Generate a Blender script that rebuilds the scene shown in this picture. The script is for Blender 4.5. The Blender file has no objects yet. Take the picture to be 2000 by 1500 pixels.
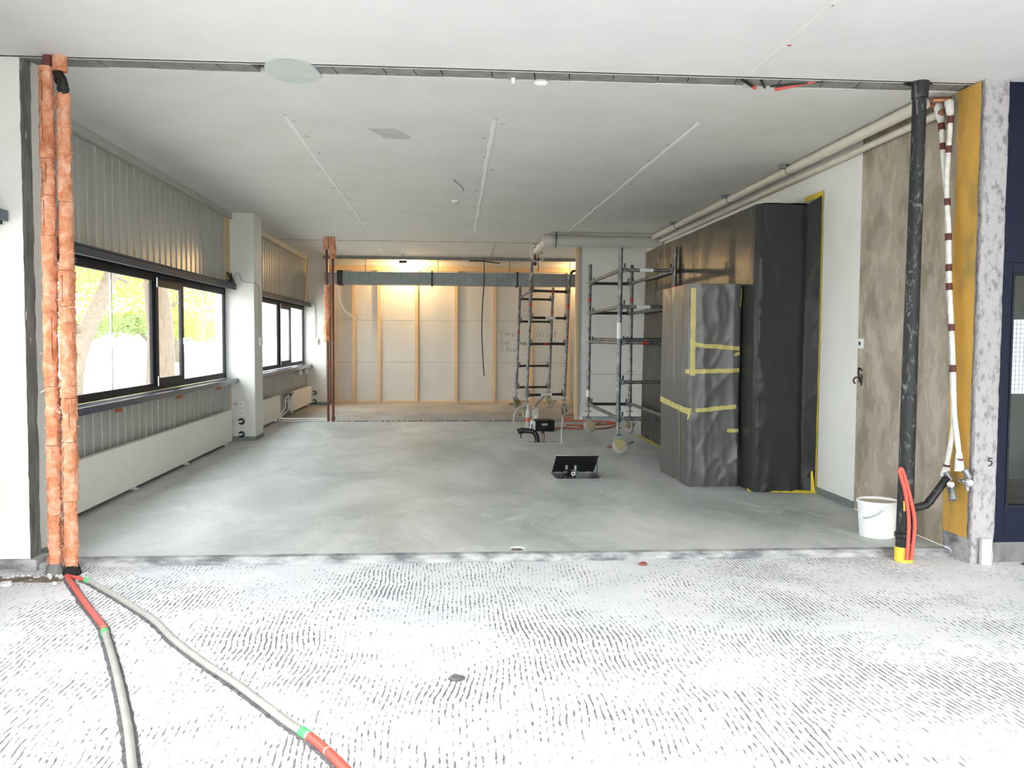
import bpy, bmesh, math, random
from mathutils import Vector, Matrix, noise
random.seed(7)
scn = bpy.context.scene
COL = scn.collection
R = math.radians

# ------------------------------------------------------------------ camera
cam_d = bpy.data.cameras.new('camera'); cam = bpy.data.objects.new('camera', cam_d); COL.objects.link(cam)
cam_d.sensor_width = 36.0; cam_d.lens = 30.6; cam_d.clip_end = 300
yaw, pitch, roll = R(4.26), R(2.975), R(0.353)
fwd = Vector((math.sin(yaw)*math.cos(pitch), math.cos(yaw)*math.cos(pitch), -math.sin(pitch)))
rt = Vector((math.cos(yaw), -math.sin(yaw), 0)); up = rt.cross(fwd)
r2 = math.cos(roll)*rt + math.sin(roll)*up; u2 = -math.sin(roll)*rt + math.cos(roll)*up
cam.matrix_world = Matrix(((r2.x, u2.x, -fwd.x, 0), (r2.y, u2.y, -fwd.y, 0), (r2.z, u2.z, -fwd.z, 1.45), (0, 0, 0, 1)))
scn.camera = cam

# ------------------------------------------------------------------ sky, daylight, exposure
w = bpy.data.worlds.new('overcast_sky'); scn.world = w; w.use_nodes = True
wb = w.node_tree.nodes['Background']
wb.inputs['Color'].default_value = (0.93, 0.96, 1.0, 1); wb.inputs['Strength'].default_value = 1.0
def portal(name, loc, rot, sx, sy):
    l = bpy.data.lights.new(name, 'AREA'); l.shape = 'RECTANGLE'; l.size = sx; l.size_y = sy; l.cycles.is_portal = True
    o = bpy.data.objects.new(name, l); COL.objects.link(o); o.location = loc; o.rotation_euler = rot
portal('daylight_portal', (-3.3, 9.3, 1.5), (0, R(-90), 0), 1.3, 6.4)
portal('daylight_portal', (-3.3, 16.0, 1.5), (0, R(-90), 0), 1.3, 6.2)
portal('daylight_portal', (-3.3, 2.2, 1.5), (0, R(-90), 0), 1.3, 6.6)
portal('daylight_portal', (2.0, -1.55, 1.6), (R(90), 0, 0), 9.4, 3.0)
sun_d = bpy.data.lights.new('added_sun', 'SUN'); sun_d.energy = 0.68; sun_d.angle = R(26); sun_d.color = (1.0, 0.97, 0.93)  # wide soft sun, added behind the camera to overexpose the front floor
sun = bpy.data.objects.new('added_sun', sun_d); COL.objects.link(sun); sun.rotation_euler = (R(65), 0, R(14))
vs = scn.view_settings
scn.display_settings.display_device = 'sRGB'
vs.view_transform = 'Standard'; vs.look = 'None'; vs.exposure = 3.2; vs.gamma = 1.0; vs.use_curve_mapping = False
cy = scn.cycles
cy.use_denoising = True; cy.max_bounces = 10; cy.diffuse_bounces = 7; cy.glossy_bounces = 4; cy.transmission_bounces = 6
cy.transparent_max_bounces = 10; cy.sample_clamp_indirect = 6.0; cy.caustics_reflective = False; cy.caustics_refractive = False

# ------------------------------------------------------------------ materials
MATS = {}
def nodes_of(name):
    m = bpy.data.materials.new(name); m.use_nodes = True; MATS[name] = m
    nt = m.node_tree; b = nt.nodes['Principled BSDF']
    return m, nt, b
def N(nt, typ, **kw):
    n = nt.nodes.new(typ)
    for k, v in kw.items():
        if k in n.inputs.keys(): n.inputs[k].default_value = v
        else: setattr(n, k, v)
    return n
def coords(nt, scale=(1, 1, 1)):
    t = N(nt, 'ShaderNodeNewGeometry'); mp = N(nt, 'ShaderNodeMapping'); mp.inputs['Scale'].default_value = scale
    nt.links.new(t.outputs['Position'], mp.inputs['Vector']); return mp.outputs['Vector']
def ramp(nt, src, stops):
    r = N(nt, 'ShaderNodeValToRGB'); nt.links.new(src, r.inputs['Fac'])
    e = r.color_ramp.elements
    while len(e) < len(stops): e.new(0.5)
    for el, (p, c) in zip(e, stops):
        el.position = p; el.color = (c[0], c[1], c[2], 1) if not isinstance(c, float) else (c, c, c, 1)
    return r.outputs['Color']
def mixc(nt, fac, a, b):
    n = N(nt, 'ShaderNodeMix', data_type='RGBA')
    for key, val in (('Factor', fac), ('A', a), ('B', b)):
        s = [i for i in n.inputs if i.name == key and (i.type == ('VALUE' if key == 'Factor' else 'RGBA'))][0]
        if isinstance(val, (tuple, list)): s.default_value = (*val, 1)
        elif isinstance(val, (int, float)): s.default_value = val
        else: nt.links.new(val, s)
    return [o for o in n.outputs if o.type == 'RGBA'][0]
def math_n(nt, op, a, b=None, clamp=False):
    n = N(nt, 'ShaderNodeMath', operation=op); n.use_clamp = clamp
    for i, v in enumerate((a, b)):
        if v is None: continue
        if isinstance(v, (int, float)): n.inputs[i].default_value = v
        else: nt.links.new(v, n.inputs[i])
    return n.outputs[0]
def noise_n(nt, vec, scale, detail=4, rough=0.55, dist=0.0):
    n = N(nt, 'ShaderNodeTexNoise'); n.inputs['Scale'].default_value = scale; n.inputs['Detail'].default_value = detail
    n.inputs['Roughness'].default_value = rough; n.inputs['Distortion'].default_value = dist
    nt.links.new(vec, n.inputs['Vector']); return n.outputs['Fac']
def bump(nt, b, h, strength=0.3, dist=0.01):
    n = N(nt, 'ShaderNodeBump'); n.inputs['Strength'].default_value = strength; n.inputs['Distance'].default_value = dist
    nt.links.new(h, n.inputs['Height']); nt.links.new(n.outputs['Normal'], b.inputs['Normal'])
def plain(name, c, rough=0.5, metal=0.0, var=0.0, vscale=8, bmp=0.0, bscale=60, stretch=(1, 1, 1), spec=None):
    m, nt, b = nodes_of(name)
    b.inputs['Roughness'].default_value = rough; b.inputs['Metallic'].default_value = metal
    b.inputs['Base Color'].default_value = (*c, 1)
    if spec is not None: b.inputs['Specular IOR Level'].default_value = spec
    if var or bmp:
        v = coords(nt, stretch)
        if var:
            f = noise_n(nt, v, vscale)
            lo = tuple(max(0, x*(1-var)) for x in c); hi = tuple(min(1, x*(1+var)) for x in c)
            nt.links.new(ramp(nt, f, [(0.3, lo), (0.7, hi)]), b.inputs['Base Color'])
        if bmp: bump(nt, b, noise_n(nt, v, bscale), bmp, 0.01)
    return m
def two_tone(name, c1, c2, scale, lo, hi, rough=0.6, stretch=(1, 1, 1), detail=5, bmp=0.0, bscale=80, metal=0.0, dist=0.0):
    m, nt, b = nodes_of(name); v = coords(nt, stretch)
    nt.links.new(ramp(nt, noise_n(nt, v, scale, detail, 0.6, dist), [(lo, c1), (hi, c2)]), b.inputs['Base Color'])
    b.inputs['Roughness'].default_value = rough; b.inputs['Metallic'].default_value = metal
    if bmp: bump(nt, b, noise_n(nt, v, bscale), bmp, 0.01)
    return m

def screed_material():
    m, nt, b = nodes_of('screed')
    v = coords(nt); vs_ = coords(nt, (1.0, 0.55, 1.0))
    a = noise_n(nt, vs_, 0.9, 6, 0.62, 0.6); c = noise_n(nt, vs_, 3.6, 6, 0.66, 2.2); d = noise_n(nt, v, 45, 3)
    base = ramp(nt, a, [(0.30, (0.32, 0.345, 0.335)), (0.52, (0.48, 0.495, 0.485)), (0.72, (0.66, 0.66, 0.645))])
    sm = ramp(nt, c, [(0.52, 0.0), (0.72, 1.0)])
    col = mixc(nt, math_n(nt, 'MULTIPLY', sm, 0.45), base, (0.78, 0.775, 0.75))
    dk = ramp(nt, c, [(0.25, 1.0), (0.40, 0.0)])
    col = mixc(nt, math_n(nt, 'MULTIPLY', dk, 0.5), col, (0.23, 0.255, 0.24))
    nt.links.new(col, b.inputs['Base Color'])
    nt.links.new(ramp(nt, c, [(0.3, 0.34), (0.7, 0.6)]), b.inputs['Roughness'])
    bump(nt, b, math_n(nt, 'ADD', math_n(nt, 'MULTIPLY', c, 0.6), math_n(nt, 'MULTIPLY', d, 0.2)), 0.15, 0.02)
screed_material()

def scarified_material():
    m, nt, b = nodes_of('scarified_concrete')
    v = coords(nt)
    sep = N(nt, 'ShaderNodeSeparateXYZ'); nt.links.new(v, sep.inputs[0]); x, y = sep.outputs[0], sep.outputs[1]
    # the milling head wandered: rows bend and slant from place to place
    w1 = noise_n(nt, v, 0.55, 1); w2 = noise_n(nt, v, 2.2, 2); w3 = noise_n(nt, v, 14, 2)
    u = math_n(nt, 'ADD', x, math_n(nt, 'MULTIPLY', w1, 0.30))
    u = math_n(nt, 'ADD', u, math_n(nt, 'MULTIPLY', w2, 0.07))
    u = math_n(nt, 'ADD', u, math_n(nt, 'MULTIPLY', w3, 0.010))
    s = math_n(nt, 'SINE', math_n(nt, 'MULTIPLY', u, 2*math.pi/0.026))
    dash = noise_n(nt, coords(nt, (48, 22, 1)), 1.0, 2)
    patch = noise_n(nt, v, 1.3, 3, 0.6)
    patch2 = noise_n(nt, v, 6.0, 3, 0.6)
    lim = math_n(nt, 'ADD', math_n(nt, 'MULTIPLY', patch, 1.5), math_n(nt, 'MULTIPLY', patch2, 0.6))
    val = math_n(nt, 'ADD', math_n(nt, 'MULTIPLY', s, 0.55), math_n(nt, 'ADD', math_n(nt, 'MULTIPLY', dash, 1.6), lim))
    g = ramp(nt, math_n(nt, 'MULTIPLY', val, 0.333), [(0.765, 0.0), (0.85, 1.0)])
    gr = noise_n(nt, v, 55, 5, 0.7)
    base = ramp(nt, noise_n(nt, v, 2.5, 5, 0.6), [(0.3, (0.60, 0.60, 0.63)), (0.7, (0.74, 0.735, 0.755))])
    pits = ramp(nt, gr, [(0.27, 1.0), (0.36, 0.0)])
    col = mixc(nt, math_n(nt, 'MULTIPLY', pits, 0.55), base, (0.30, 0.30, 0.34))
    col = mixc(nt, math_n(nt, 'MULTIPLY', g, 0.85), col, (0.085, 0.080, 0.095))
    nt.links.new(col, b.inputs['Base Color']); b.inputs['Roughness'].default_value = 0.9
    h = math_n(nt, 'SUBTRACT', math_n(nt, 'MULTIPLY', gr, 0.25), g)
    bump(nt, b, h, 0.6, 0.006)
scarified_material()

two_tone('ceiling_lit', (0.72, 0.71, 0.70), (0.78, 0.77, 0.76), 1.6, 0.3, 0.7, 0.85, bmp=0.08, bscale=90)  # lit copy of the ceiling colour, kept lighter for the front room
two_tone('ceiling_shaded', (0.625, 0.61, 0.58), (0.695, 0.68, 0.65), 1.6, 0.3, 0.7, 0.85, bmp=0.08, bscale=90)  # shaded copy for the rear: dimmer, warmer light put into the colour
plain('putty', (0.55, 0.58, 0.56), 0.8, var=0.06)
plain('putty_dark', (0.47, 0.47, 0.45), 0.8, var=0.06)
plain('seam_plaster', (0.76, 0.75, 0.725), 0.8, var=0.04)
two_tone('seam_smudge', (0.42, 0.41, 0.38), (0.6, 0.59, 0.56), 30, 0.35, 0.65, 0.85)
two_tone('block_grey', (0.17, 0.165, 0.155), (0.30, 0.29, 0.275), 9, 0.3, 0.7, 0.95, bmp=0.5, bscale=60)
two_tone('mortar_dark', (0.055, 0.053, 0.05), (0.12, 0.115, 0.105), 14, 0.3, 0.7, 0.95)
plain('white_wall', (0.77, 0.755, 0.715), 0.75, var=0.03, vscale=3, bmp=0.06, bscale=120)
plain('column_paint', (0.70, 0.69, 0.655), 0.6, var=0.03, vscale=2, bmp=0.05, bscale=100)
plain('panel_metal', (0.34, 0.335, 0.305), 0.28, var=0.05, vscale=3, stretch=(1, 1, 0.3))
plain('trim_metal', (0.38, 0.38, 0.35), 0.4, var=0.05)
plain('pale_wood_strip', (0.55, 0.42, 0.24), 0.7, var=0.15, stretch=(20, 20, 1))
plain('frame_anthracite', (0.013, 0.0145, 0.02), 0.5, spec=0.25)
plain('sill_bluegrey', (0.05, 0.062, 0.095), 0.16)
plain('box_bluegrey', (0.05, 0.058, 0.08), 0.55, spec=0.25)
plain('radiator_cream', (0.76, 0.735, 0.68), 0.4, var=0.02)
plain('steel', (0.55, 0.55, 0.53), 0.28, 1.0)
plain('galvanised', (0.27, 0.28, 0.285), 0.45, 0.6, var=0.18, vscale=9)
plain('duct_zinc', (0.23, 0.25, 0.255), 0.5, 0.4, var=0.12, vscale=4)
two_tone('scaffold_steel', (0.10, 0.105, 0.11), (0.30, 0.305, 0.30), 11, 0.38, 0.70, 0.45, metal=0.6)
plain('scaffold_dark', (0.035, 0.035, 0.037), 0.5, 0.4, var=0.3, vscale=20)
plain('black_plastic', (0.012, 0.012, 0.013), 0.4)
plain('dark_void', (0.01, 0.01, 0.01), 0.9)
plain('red_tape', (0.42, 0.035, 0.03), 0.5)
plain('white_sticker', (0.75, 0.75, 0.73), 0.5)
plain('zinc_yellow', (0.25, 0.20, 0.09), 0.4, 0.5, var=0.2, vscale=30)
plain('tyre_cream', (0.36, 0.34, 0.28), 0.55, var=0.08)
plain('brake_red', (0.22, 0.06, 0.045), 0.5)
plain('rust_red', (0.135, 0.035, 0.028), 0.55, var=0.25, vscale=14)
plain('pvc_white', (0.74, 0.73, 0.70), 0.4)
plain('pipe_cream', (0.66, 0.61, 0.52), 0.45, var=0.05)
plain('hose_orange', (0.46, 0.13, 0.075), 0.45)
plain('conduit_red', (0.60, 0.105, 0.085), 0.5, var=0.15, vscale=40)
plain('conduit_coral', (0.60, 0.105, 0.075), 0.45)
two_tone('pex_white', (0.62, 0.60, 0.57), (0.84, 0.83, 0.80), 16, 0.35, 0.6, 0.5)
plain('tape_green', (0.10, 0.55, 0.18), 0.5)
plain('sleeve_grey', (0.40, 0.385, 0.365), 0.5, var=0.12, vscale=12)
plain('case_black', (0.006, 0.006, 0.007), 0.6, spec=0.2)
plain('pipe_offwhite', (0.50, 0.49, 0.455), 0.5)
plain('earth_green', (0.03, 0.16, 0.06), 0.5)
plain('tape_brown', (0.115, 0.03, 0.026), 0.6)
plain('tape_yellow', (0.78, 0.58, 0.06), 0.55, var=0.12, vscale=9)
plain('tape_pale_yellow', (0.47, 0.40, 0.13), 0.55, var=0.15, vscale=12)
plain('chrome', (0.75, 0.75, 0.76), 0.15, 1.0)
plain('copper', (0.36, 0.16, 0.09), 0.4, 0.6, var=0.2, vscale=30)
plain('bucket_white', (0.82, 0.82, 0.82), 0.4)
plain('plaster_dust', (0.50, 0.45, 0.38), 0.95, var=0.1)
plain('navy', (0.004, 0.006, 0.024), 0.45, spec=0.25)
plain('paper', (0.72, 0.80, 0.86), 0.8)
plain('baseboard_grey', (0.16, 0.185, 0.185), 0.5, var=0.15)
plain('socket_white', (0.80, 0.80, 0.77), 0.4)
plain('ink', (0.20, 0.19, 0.17), 0.9)
plain('ink_dark', (0.02, 0.02, 0.02), 0.9)
plain('fixing_orange', (0.40, 0.10, 0.04), 0.6)
plain('white_board', (0.62, 0.61, 0.58), 0.8, var=0.025, vscale=2)
plain('board_joint', (0.42, 0.39, 0.31), 0.9)
two_tone('stud_wood', (0.62, 0.42, 0.235), (0.76, 0.565, 0.35), 5, 0.3, 0.7, 0.7, stretch=(14, 14, 0.7))
plain('concrete_light', (0.55, 0.55, 0.56), 0.9, var=0.15, vscale=7, bmp=0.4, bscale=70)
two_tone('concrete_stained', (0.15, 0.15, 0.16), (0.44, 0.435, 0.445), 5, 0.36, 0.60, 0.9, stretch=(1, 1, 3), bmp=0.4)
two_tone('concrete_rough', (0.16, 0.153, 0.153), (0.43, 0.405, 0.41), 26, 0.28, 0.50, 0.95, stretch=(1, 1, 0.6), bmp=1.0, bscale=60)
two_tone('concrete_dark', (0.10, 0.098, 0.095), (0.24, 0.235, 0.23), 9, 0.3, 0.7, 0.95, stretch=(1, 1, 0.4), bmp=0.6, bscale=45)
two_tone('chase_dirt', (0.07, 0.065, 0.07), (0.20, 0.19, 0.20), 22, 0.3, 0.68, 0.95, bmp=0.8, bscale=90)
two_tone('trench_dirt', (0.10, 0.075, 0.055), (0.27, 0.23, 0.185), 12, 0.3, 0.7, 0.95, bmp=0.8, bscale=70)
two_tone('rear_floor', (0.27, 0.255, 0.225), (0.45, 0.425, 0.385), 1.4, 0.3, 0.7, 0.75, stretch=(1, 0.45, 1), bmp=0.2, bscale=40)
two_tone('soil_pipe_black', (0.007, 0.0075, 0.008), (0.30, 0.30, 0.30), 7, 0.55, 0.80, 0.55, stretch=(2.4, 2.4, 1.0), dist=2.0)
two_tone('bark', (0.09, 0.07, 0.055), (0.17, 0.135, 0.10), 6, 0.3, 0.7, 0.9, stretch=(3, 3, 0.6))
plain('paving_pale', (0.62, 0.60, 0.56), 0.9, var=0.06, vscale=1)

def insulation_material():
    m, nt, b = nodes_of('insulation_pink')
    v = coords(nt, (1, 1, 1.2))
    f = noise_n(nt, v, 11, 6, 0.7, 0.6); g = noise_n(nt, v, 70, 4, 0.7)
    col = ramp(nt, f, [(0.28, (0.42, 0.135, 0.065)), (0.46, (0.66, 0.27, 0.14)), (0.66, (0.80, 0.47, 0.34))])
    col = mixc(nt, math_n(nt, 'MULTIPLY', ramp(nt, g, [(0.58, 0.0), (0.72, 1.0)]), 0.5), col, (0.88, 0.62, 0.50))
    nt.links.new(col, b.inputs['Base Color']); b.inputs['Roughness'].default_value = 1.0
    b.inputs['Specular IOR Level'].default_value = 0.1
    bump(nt, b, math_n(nt, 'ADD', f, g), 0.9, 0.008)
    plain('insulation_fibre', (0.84, 0.50, 0.36), 1.0, var=0.2, vscale=20, spec=0.1)
    plain('insulation_slit', (0.10, 0.025, 0.015), 1.0, spec=0.1)
insulation_material()

def plaster_material():
    m, nt, b = nodes_of('old_plaster')
    v = coords(nt, (1, 1, 0.55))
    f = noise_n(nt, v, 3.6, 3, 0.5, 0.7); g = noise_n(nt, v, 9, 4, 0.6, 0.5)
    col = ramp(nt, f, [(0.33, (0.265, 0.225, 0.172)), (0.46, (0.315, 0.268, 0.208)), (0.475, (0.365, 0.312, 0.248)), (0.60, (0.385, 0.325, 0.26)), (0.615, (0.45, 0.385, 0.315))])
    col = mixc(nt, math_n(nt, 'MULTIPLY', ramp(nt, g, [(0.56, 0.0), (0.60, 1.0)]), 0.35), col, (0.53, 0.455, 0.375))
    nt.links.new(col, b.inputs['Base Color']); b.inputs['Roughness'].default_value = 0.9
    bump(nt, b, g, 0.15, 0.01)
    m, nt, b = nodes_of('yellow_distemper')
    v = coords(nt, (1, 1, 0.5)); f = noise_n(nt, v, 5, 5, 0.6)
    col = ramp(nt, f, [(0.30, (0.30, 0.22, 0.075)), (0.5, (0.58, 0.33, 0.065)), (0.7, (0.66, 0.365, 0.07))])
    nt.links.new(col, b.inputs['Base Color']); b.inputs['Roughness'].default_value = 0.85
plaster_material()

def film_material(name, c, rough, crumple, spec):
    m, nt, b = nodes_of(name)
    b.inputs['Base Color'].default_value = (*c, 1); b.inputs['Roughness'].default_value = rough
    b.inputs['Specular IOR Level'].default_value = spec
    v = coords(nt); t = N(nt, 'ShaderNodeTexNoise'); t.inputs['Scale'].default_value = 2.0; t.inputs['Detail'].default_value = 2
    nt.links.new(v, t.inputs['Vector'])
    wv = N(nt, 'ShaderNodeVectorMath', operation='MULTIPLY_ADD'); nt.links.new(t.outputs['Color'], wv.inputs[0]); wv.inputs[1].default_value = (0.5, 0.5, 0.5); nt.links.new(v, wv.inputs[2])
    # creased film: flat facets meeting in soft folds
    vo = N(nt, 'ShaderNodeTexVoronoi'); vo.feature = 'SMOOTH_F1'; vo.inputs['Scale'].default_value = 3.4; vo.inputs['Smoothness'].default_value = 0.35
    nt.links.new(wv.outputs[0], vo.inputs['Vector'])
    bump(nt, b, vo.outputs['Distance'], crumple, 0.06)
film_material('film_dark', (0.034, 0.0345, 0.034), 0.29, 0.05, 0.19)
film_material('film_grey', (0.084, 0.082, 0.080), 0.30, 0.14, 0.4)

def glass_material():
    m = bpy.data.materials.new('pane_glass'); m.use_nodes = True; MATS['pane_glass'] = m
    nt = m.node_tree; nt.nodes.clear()
    out = N(nt, 'ShaderNodeOutputMaterial'); mix = N(nt, 'ShaderNodeMixShader'); t = N(nt, 'ShaderNodeBsdfTransparent')
    g = N(nt, 'ShaderNodeBsdfGlossy'); g.inputs['Roughness'].default_value = 0.02; t.inputs['Color'].default_value = (0.96, 0.98, 0.97, 1)
    lw = N(nt, 'ShaderNodeLayerWeight'); lw.inputs['Blend'].default_value = 0.5
    fr = math_n(nt, 'ADD', math_n(nt, 'MULTIPLY', math_n(nt, 'POWER', lw.outputs['Facing'], 5.0), 0.5), 0.03)
    nt.links.new(fr, mix.inputs[0]); nt.links.new(t.outputs[0], mix.inputs[1]); nt.links.new(g.outputs[0], mix.inputs[2])
    nt.links.new(mix.outputs[0], out.inputs['Surface'])
glass_material()
def leaf_material(name, c):
    m, nt, b = nodes_of(name)
    v = coords(nt); f = noise_n(nt, v, 1.2, 2)
    col = ramp(nt, f, [(0.3, tuple(x*0.7 for x in c)), (0.7, c)])
    nt.links.new(col, b.inputs['Base Color']); b.inputs['Roughness'].default_value = 0.6
    tr = N(nt, 'ShaderNodeBsdfTranslucent'); nt.links.new(col, tr.inputs['Color'])
    mx = N(nt, 'ShaderNodeMixShader'); mx.inputs[0].default_value = 0.45
    nt.links.new(b.outputs[0], mx.inputs[1]); nt.links.new(tr.outputs[0], mx.inputs[2])
    nt.links.new(mx.outputs[0], nt.nodes['Material Output'].inputs['Surface'])
leaf_material('leaf_yellow', (0.50, 0.44, 0.08)); leaf_material('leaf_green', (0.26, 0.34, 0.12))
def emit(name, c, s):
    m, nt, b = nodes_of(name)
    b.inputs['Base Color'].default_value = (*c, 1); b.inputs['Emission Color'].default_value = (*c, 1); b.inputs['Emission Strength'].default_value = s
emit('bulb_glow', (1.0, 0.66, 0.30), 58.0); emit('bulb_glow_dim', (1.0, 0.66, 0.30), 24.0)

# ------------------------------------------------------------------ mesh helpers
class MB:
    def __init__(s): s.v = []; s.f = []
    def add(s, vs_, fs):
        o = len(s.v); s.v += [Vector(p) for p in vs_]; s.f += [tuple(i+o for i in f) for f in fs]; return s
    def box(s, x0, x1, y0, y1, z0, z1):
        return s.add([(x0, y0, z0), (x1, y0, z0), (x1, y1, z0), (x0, y1, z0), (x0, y0, z1), (x1, y0, z1), (x1, y1, z1), (x0, y1, z1)],
                     [(0, 3, 2, 1), (4, 5, 6, 7), (0, 1, 5, 4), (1, 2, 6, 5), (2, 3, 7, 6), (3, 0, 4, 7)])
    def bevbox(s, x0, x1, y0, y1, z0, z1, b=0.004):
        bm = bmesh.new(); bmesh.ops.create_cube(bm, size=1)
        for v in bm.verts: v.co = Vector(((x0+x1)/2+v.co.x*(x1-x0), (y0+y1)/2+v.co.y*(y1-y0), (z0+z1)/2+v.co.z*(z1-z0)))
        b = min(b, 0.45*min(x1-x0, y1-y0, z1-z0))
        bmesh.ops.bevel(bm, geom=bm.edges[:], offset=b, segments=2, affect='EDGES', profile=0.6)
        bm.verts.index_update(); s.add([v.co.copy() for v in bm.verts], [[v.index for v in f.verts] for f in bm.faces]); bm.free(); return s
    def ring(s, c, ax, r, n):
        ax = Vector(ax).normalized(); a = ax.orthogonal().normalized() if abs(ax.z) > 0.9 else Vector((0, 0, 1)).cross(ax).normalized()
        b = ax.cross(a); return [Vector(c)+r*(math.cos(2*math.pi*i/n)*a+math.sin(2*math.pi*i/n)*b) for i in range(n)]
    def loft(s, rings, cap=True, closed=False):
        n = len(rings[0]); o = len(s.v)
        for r in rings: s.v += r
        k = len(rings)
        for j in range(k if closed else k-1):
            for i in range(n):
                a, b = o+j*n, o+((j+1) % k)*n
                s.f.append((a+i, a+(i+1) % n, b+(i+1) % n, b+i))
        if cap and not closed: s.f.append(tuple(o+i for i in reversed(range(n)))); s.f.append(tuple(o+(k-1)*n+i for i in range(n)))
        return s
    def cyl(s, p0, p1, r, n=12, r1=None):
        p0, p1 = Vector(p0), Vector(p1); d = p1-p0
        return s.loft([s.ring(p0, d, r, n), s.ring(p1, d, r if r1 is None else r1, n)])
    def tube(s, pts, r, n=10, closed=False):
        pts = [Vector(p) for p in pts]; k = len(pts); rings = []; ref = None
        for i, p in enumerate(pts):
            if closed: d = pts[(i+1) % k]-pts[i-1]
            else: d = pts[min(i+1, k-1)]-pts[max(i-1, 0)]
            d.normalize()
            if ref is None: ref = d.orthogonal().normalized()
            ref = (ref-d*ref.dot(d)); ref = ref.normalized() if ref.length > 1e-6 else d.orthogonal().normalized()
            b = d.cross(ref); rr = r[i] if isinstance(r, (list, tuple)) else r
            rings.append([p+rr*(math.cos(2*math.pi*j/n)*ref+math.sin(2*math.pi*j/n)*b) for j in range(n)])
        return s.loft(rings, closed=closed)
    def lathe(s, c, ax, prof, n=20):
        c = Vector(c); ax = Vector(ax).normalized()
        return s.loft([s.ring(c+ax*h, ax, max(r, 1e-4), n) for r, h in prof])
    def prism(s, poly, z0, z1):
        n = len(poly); return s.add([(x, y, z0) for x, y in poly]+[(x, y, z1) for x, y in poly],
            [tuple(reversed(range(n))), tuple(range(n, 2*n))]+[(i, (i+1) % n, n+(i+1) % n, n+i) for i in range(n)])
    def grid(s, fn, nu, nv):
        o = len(s.v)
        for j in range(nv+1):
            for i in range(nu+1): s.v.append(Vector(fn(i/nu, j/nv)))
        for j in range(nv):
            for i in range(nu):
                a = o+j*(nu+1)+i; s.f.append((a, a+1, a+nu+2, a+nu+1))
        return s
    def sphere(s, c, r, n=12, sz=1.0):
        return s.lathe(Vector(c)-Vector((0, 0, r*sz)), (0, 0, 1), [(r*math.sin(math.pi*i/8), r*sz*(1-math.cos(math.pi*i/8))) for i in range(9)], n)
    def build(s, name, mat, parent=None, smooth=False, kind=None, label=None):
        if parent is not None: org = wloc(parent)
        else:
            lo = [min(v[i] for v in s.v) for i in range(3)]; hi = [max(v[i] for v in s.v) for i in range(3)]
            org = Vector(((lo[0]+hi[0])/2, (lo[1]+hi[1])/2, lo[2]))
        me = bpy.data.meshes.new(name); me.from_pydata([tuple(v-org) for v in s.v], [], s.f)
        bm = bmesh.new(); bm.from_mesh(me); bmesh.ops.recalc_face_normals(bm, faces=bm.faces[:]); bm.to_mesh(me); bm.free()
        me.materials.append(MATS[mat])
        if smooth:
            me.polygons.foreach_set('use_smooth', [True]*len(me.polygons))
            try: me.set_sharp_from_angle(angle=R(40))
            except Exception: pass
        o = bpy.data.objects.new(name, me); COL.objects.link(o)
        if parent is not None: o.parent = parent
        else: o.location = org
        if kind: o['kind'] = kind
        if label: o['label'] = label
        return o
def wloc(o):
    p = Vector((0, 0, 0))
    while o is not None: p = p+o.location; o = o.parent
    return p
def tag(o, label, cat=None, group=None, kind=None):
    o['label'] = label
    if cat: o['category'] = cat
    if group: o['group'] = group
    if kind: o['kind'] = kind
    return o
def thing(name, loc, label, cat=None, group=None, kind=None):
    o = bpy.data.objects.new(name, None); COL.objects.link(o); o.location = loc; o.empty_display_size = 0.1
    return tag(o, label, cat, group, kind)
def smooth_path(pts, sub=6):
    P = [Vector(p) for p in pts]; out = []
    for i in range(len(P)-1):
        a, b, c, d = P[max(i-1, 0)], P[i], P[i+1], P[min(i+2, len(P)-1)]
        for k in range(sub):
            t = k/sub
            out.append(0.5*((2*b)+(c-a)*t+(2*a-5*b+4*c-d)*t*t+(3*b-a-3*c+d)*t**3))
    out.append(P[-1]); return out
def fbm(x, y, z, sc=1.0): return noise.fractal(Vector((x*sc, y*sc, z*sc)), 1.0, 2.0, 4)

ZC = 3.17; ZF = -0.045; XL = -3.03; XR = 3.51; YJ = 5.72; YB = 19.9; YS = 15.2; YP = 15.3

# ------------------------------------------------------------------ floors
fl = thing('floor', (0.2, 10.5, 0), 'smooth grey screed floor of the rear room', kind='structure')
xs = [XL-0.1, 0.40, 0.57, 1.137, 1.59, XR]; ys = [5.90, 5.86+0.0, 6.03, 8.92, 9.33, YS]
ys = [5.86, 6.03, 8.92, 9.33, YS]
m = MB()
for i in range(5):
    for j in range(4):
        if (i, j) in ((3, 2), (1, 0)): continue
        m.add([(xs[i], ys[j], 0), (xs[i+1], ys[j], 0), (xs[i+1], ys[j+1], 0), (xs[i], ys[j+1], 0)], [(0, 1, 2, 3)])
# square cell with a round core hole
cx, cyy = 0.485, 5.945; o = len(m.v); nn = 32
for k in range(nn):
    a = 2*math.pi*k/nn; ca, sa = math.cos(a), math.sin(a); t = 0.085/max(abs(ca), abs(sa))
    m.v += [Vector((cx+t*ca, cyy+t*sa, 0)), Vector((cx+0.058*ca*(1+0.1*fbm(ca, sa, 1, 2)), cyy+0.066*sa, 0)), Vector((cx+0.045*ca, cyy+0.055*sa, -0.012))]
for k in range(nn):
    a, b = o+3*k, o+3*((k+1) % nn); m.f += [(a, b, b+1, a+1), (a+1, b+1, b+2, a+2)]
m.build('screed_slab', 'screed', fl)
m = MB(); m.loft([[Vector((cx+r*math.cos(2*math.pi*k/nn), cyy+r*1.22*math.sin(2*math.pi*k/nn), z)) for k in range(nn)] for r, z in ((0.0455, -0.011), (0.042, -0.09), (0.001, -0.095))], cap=False)
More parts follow.
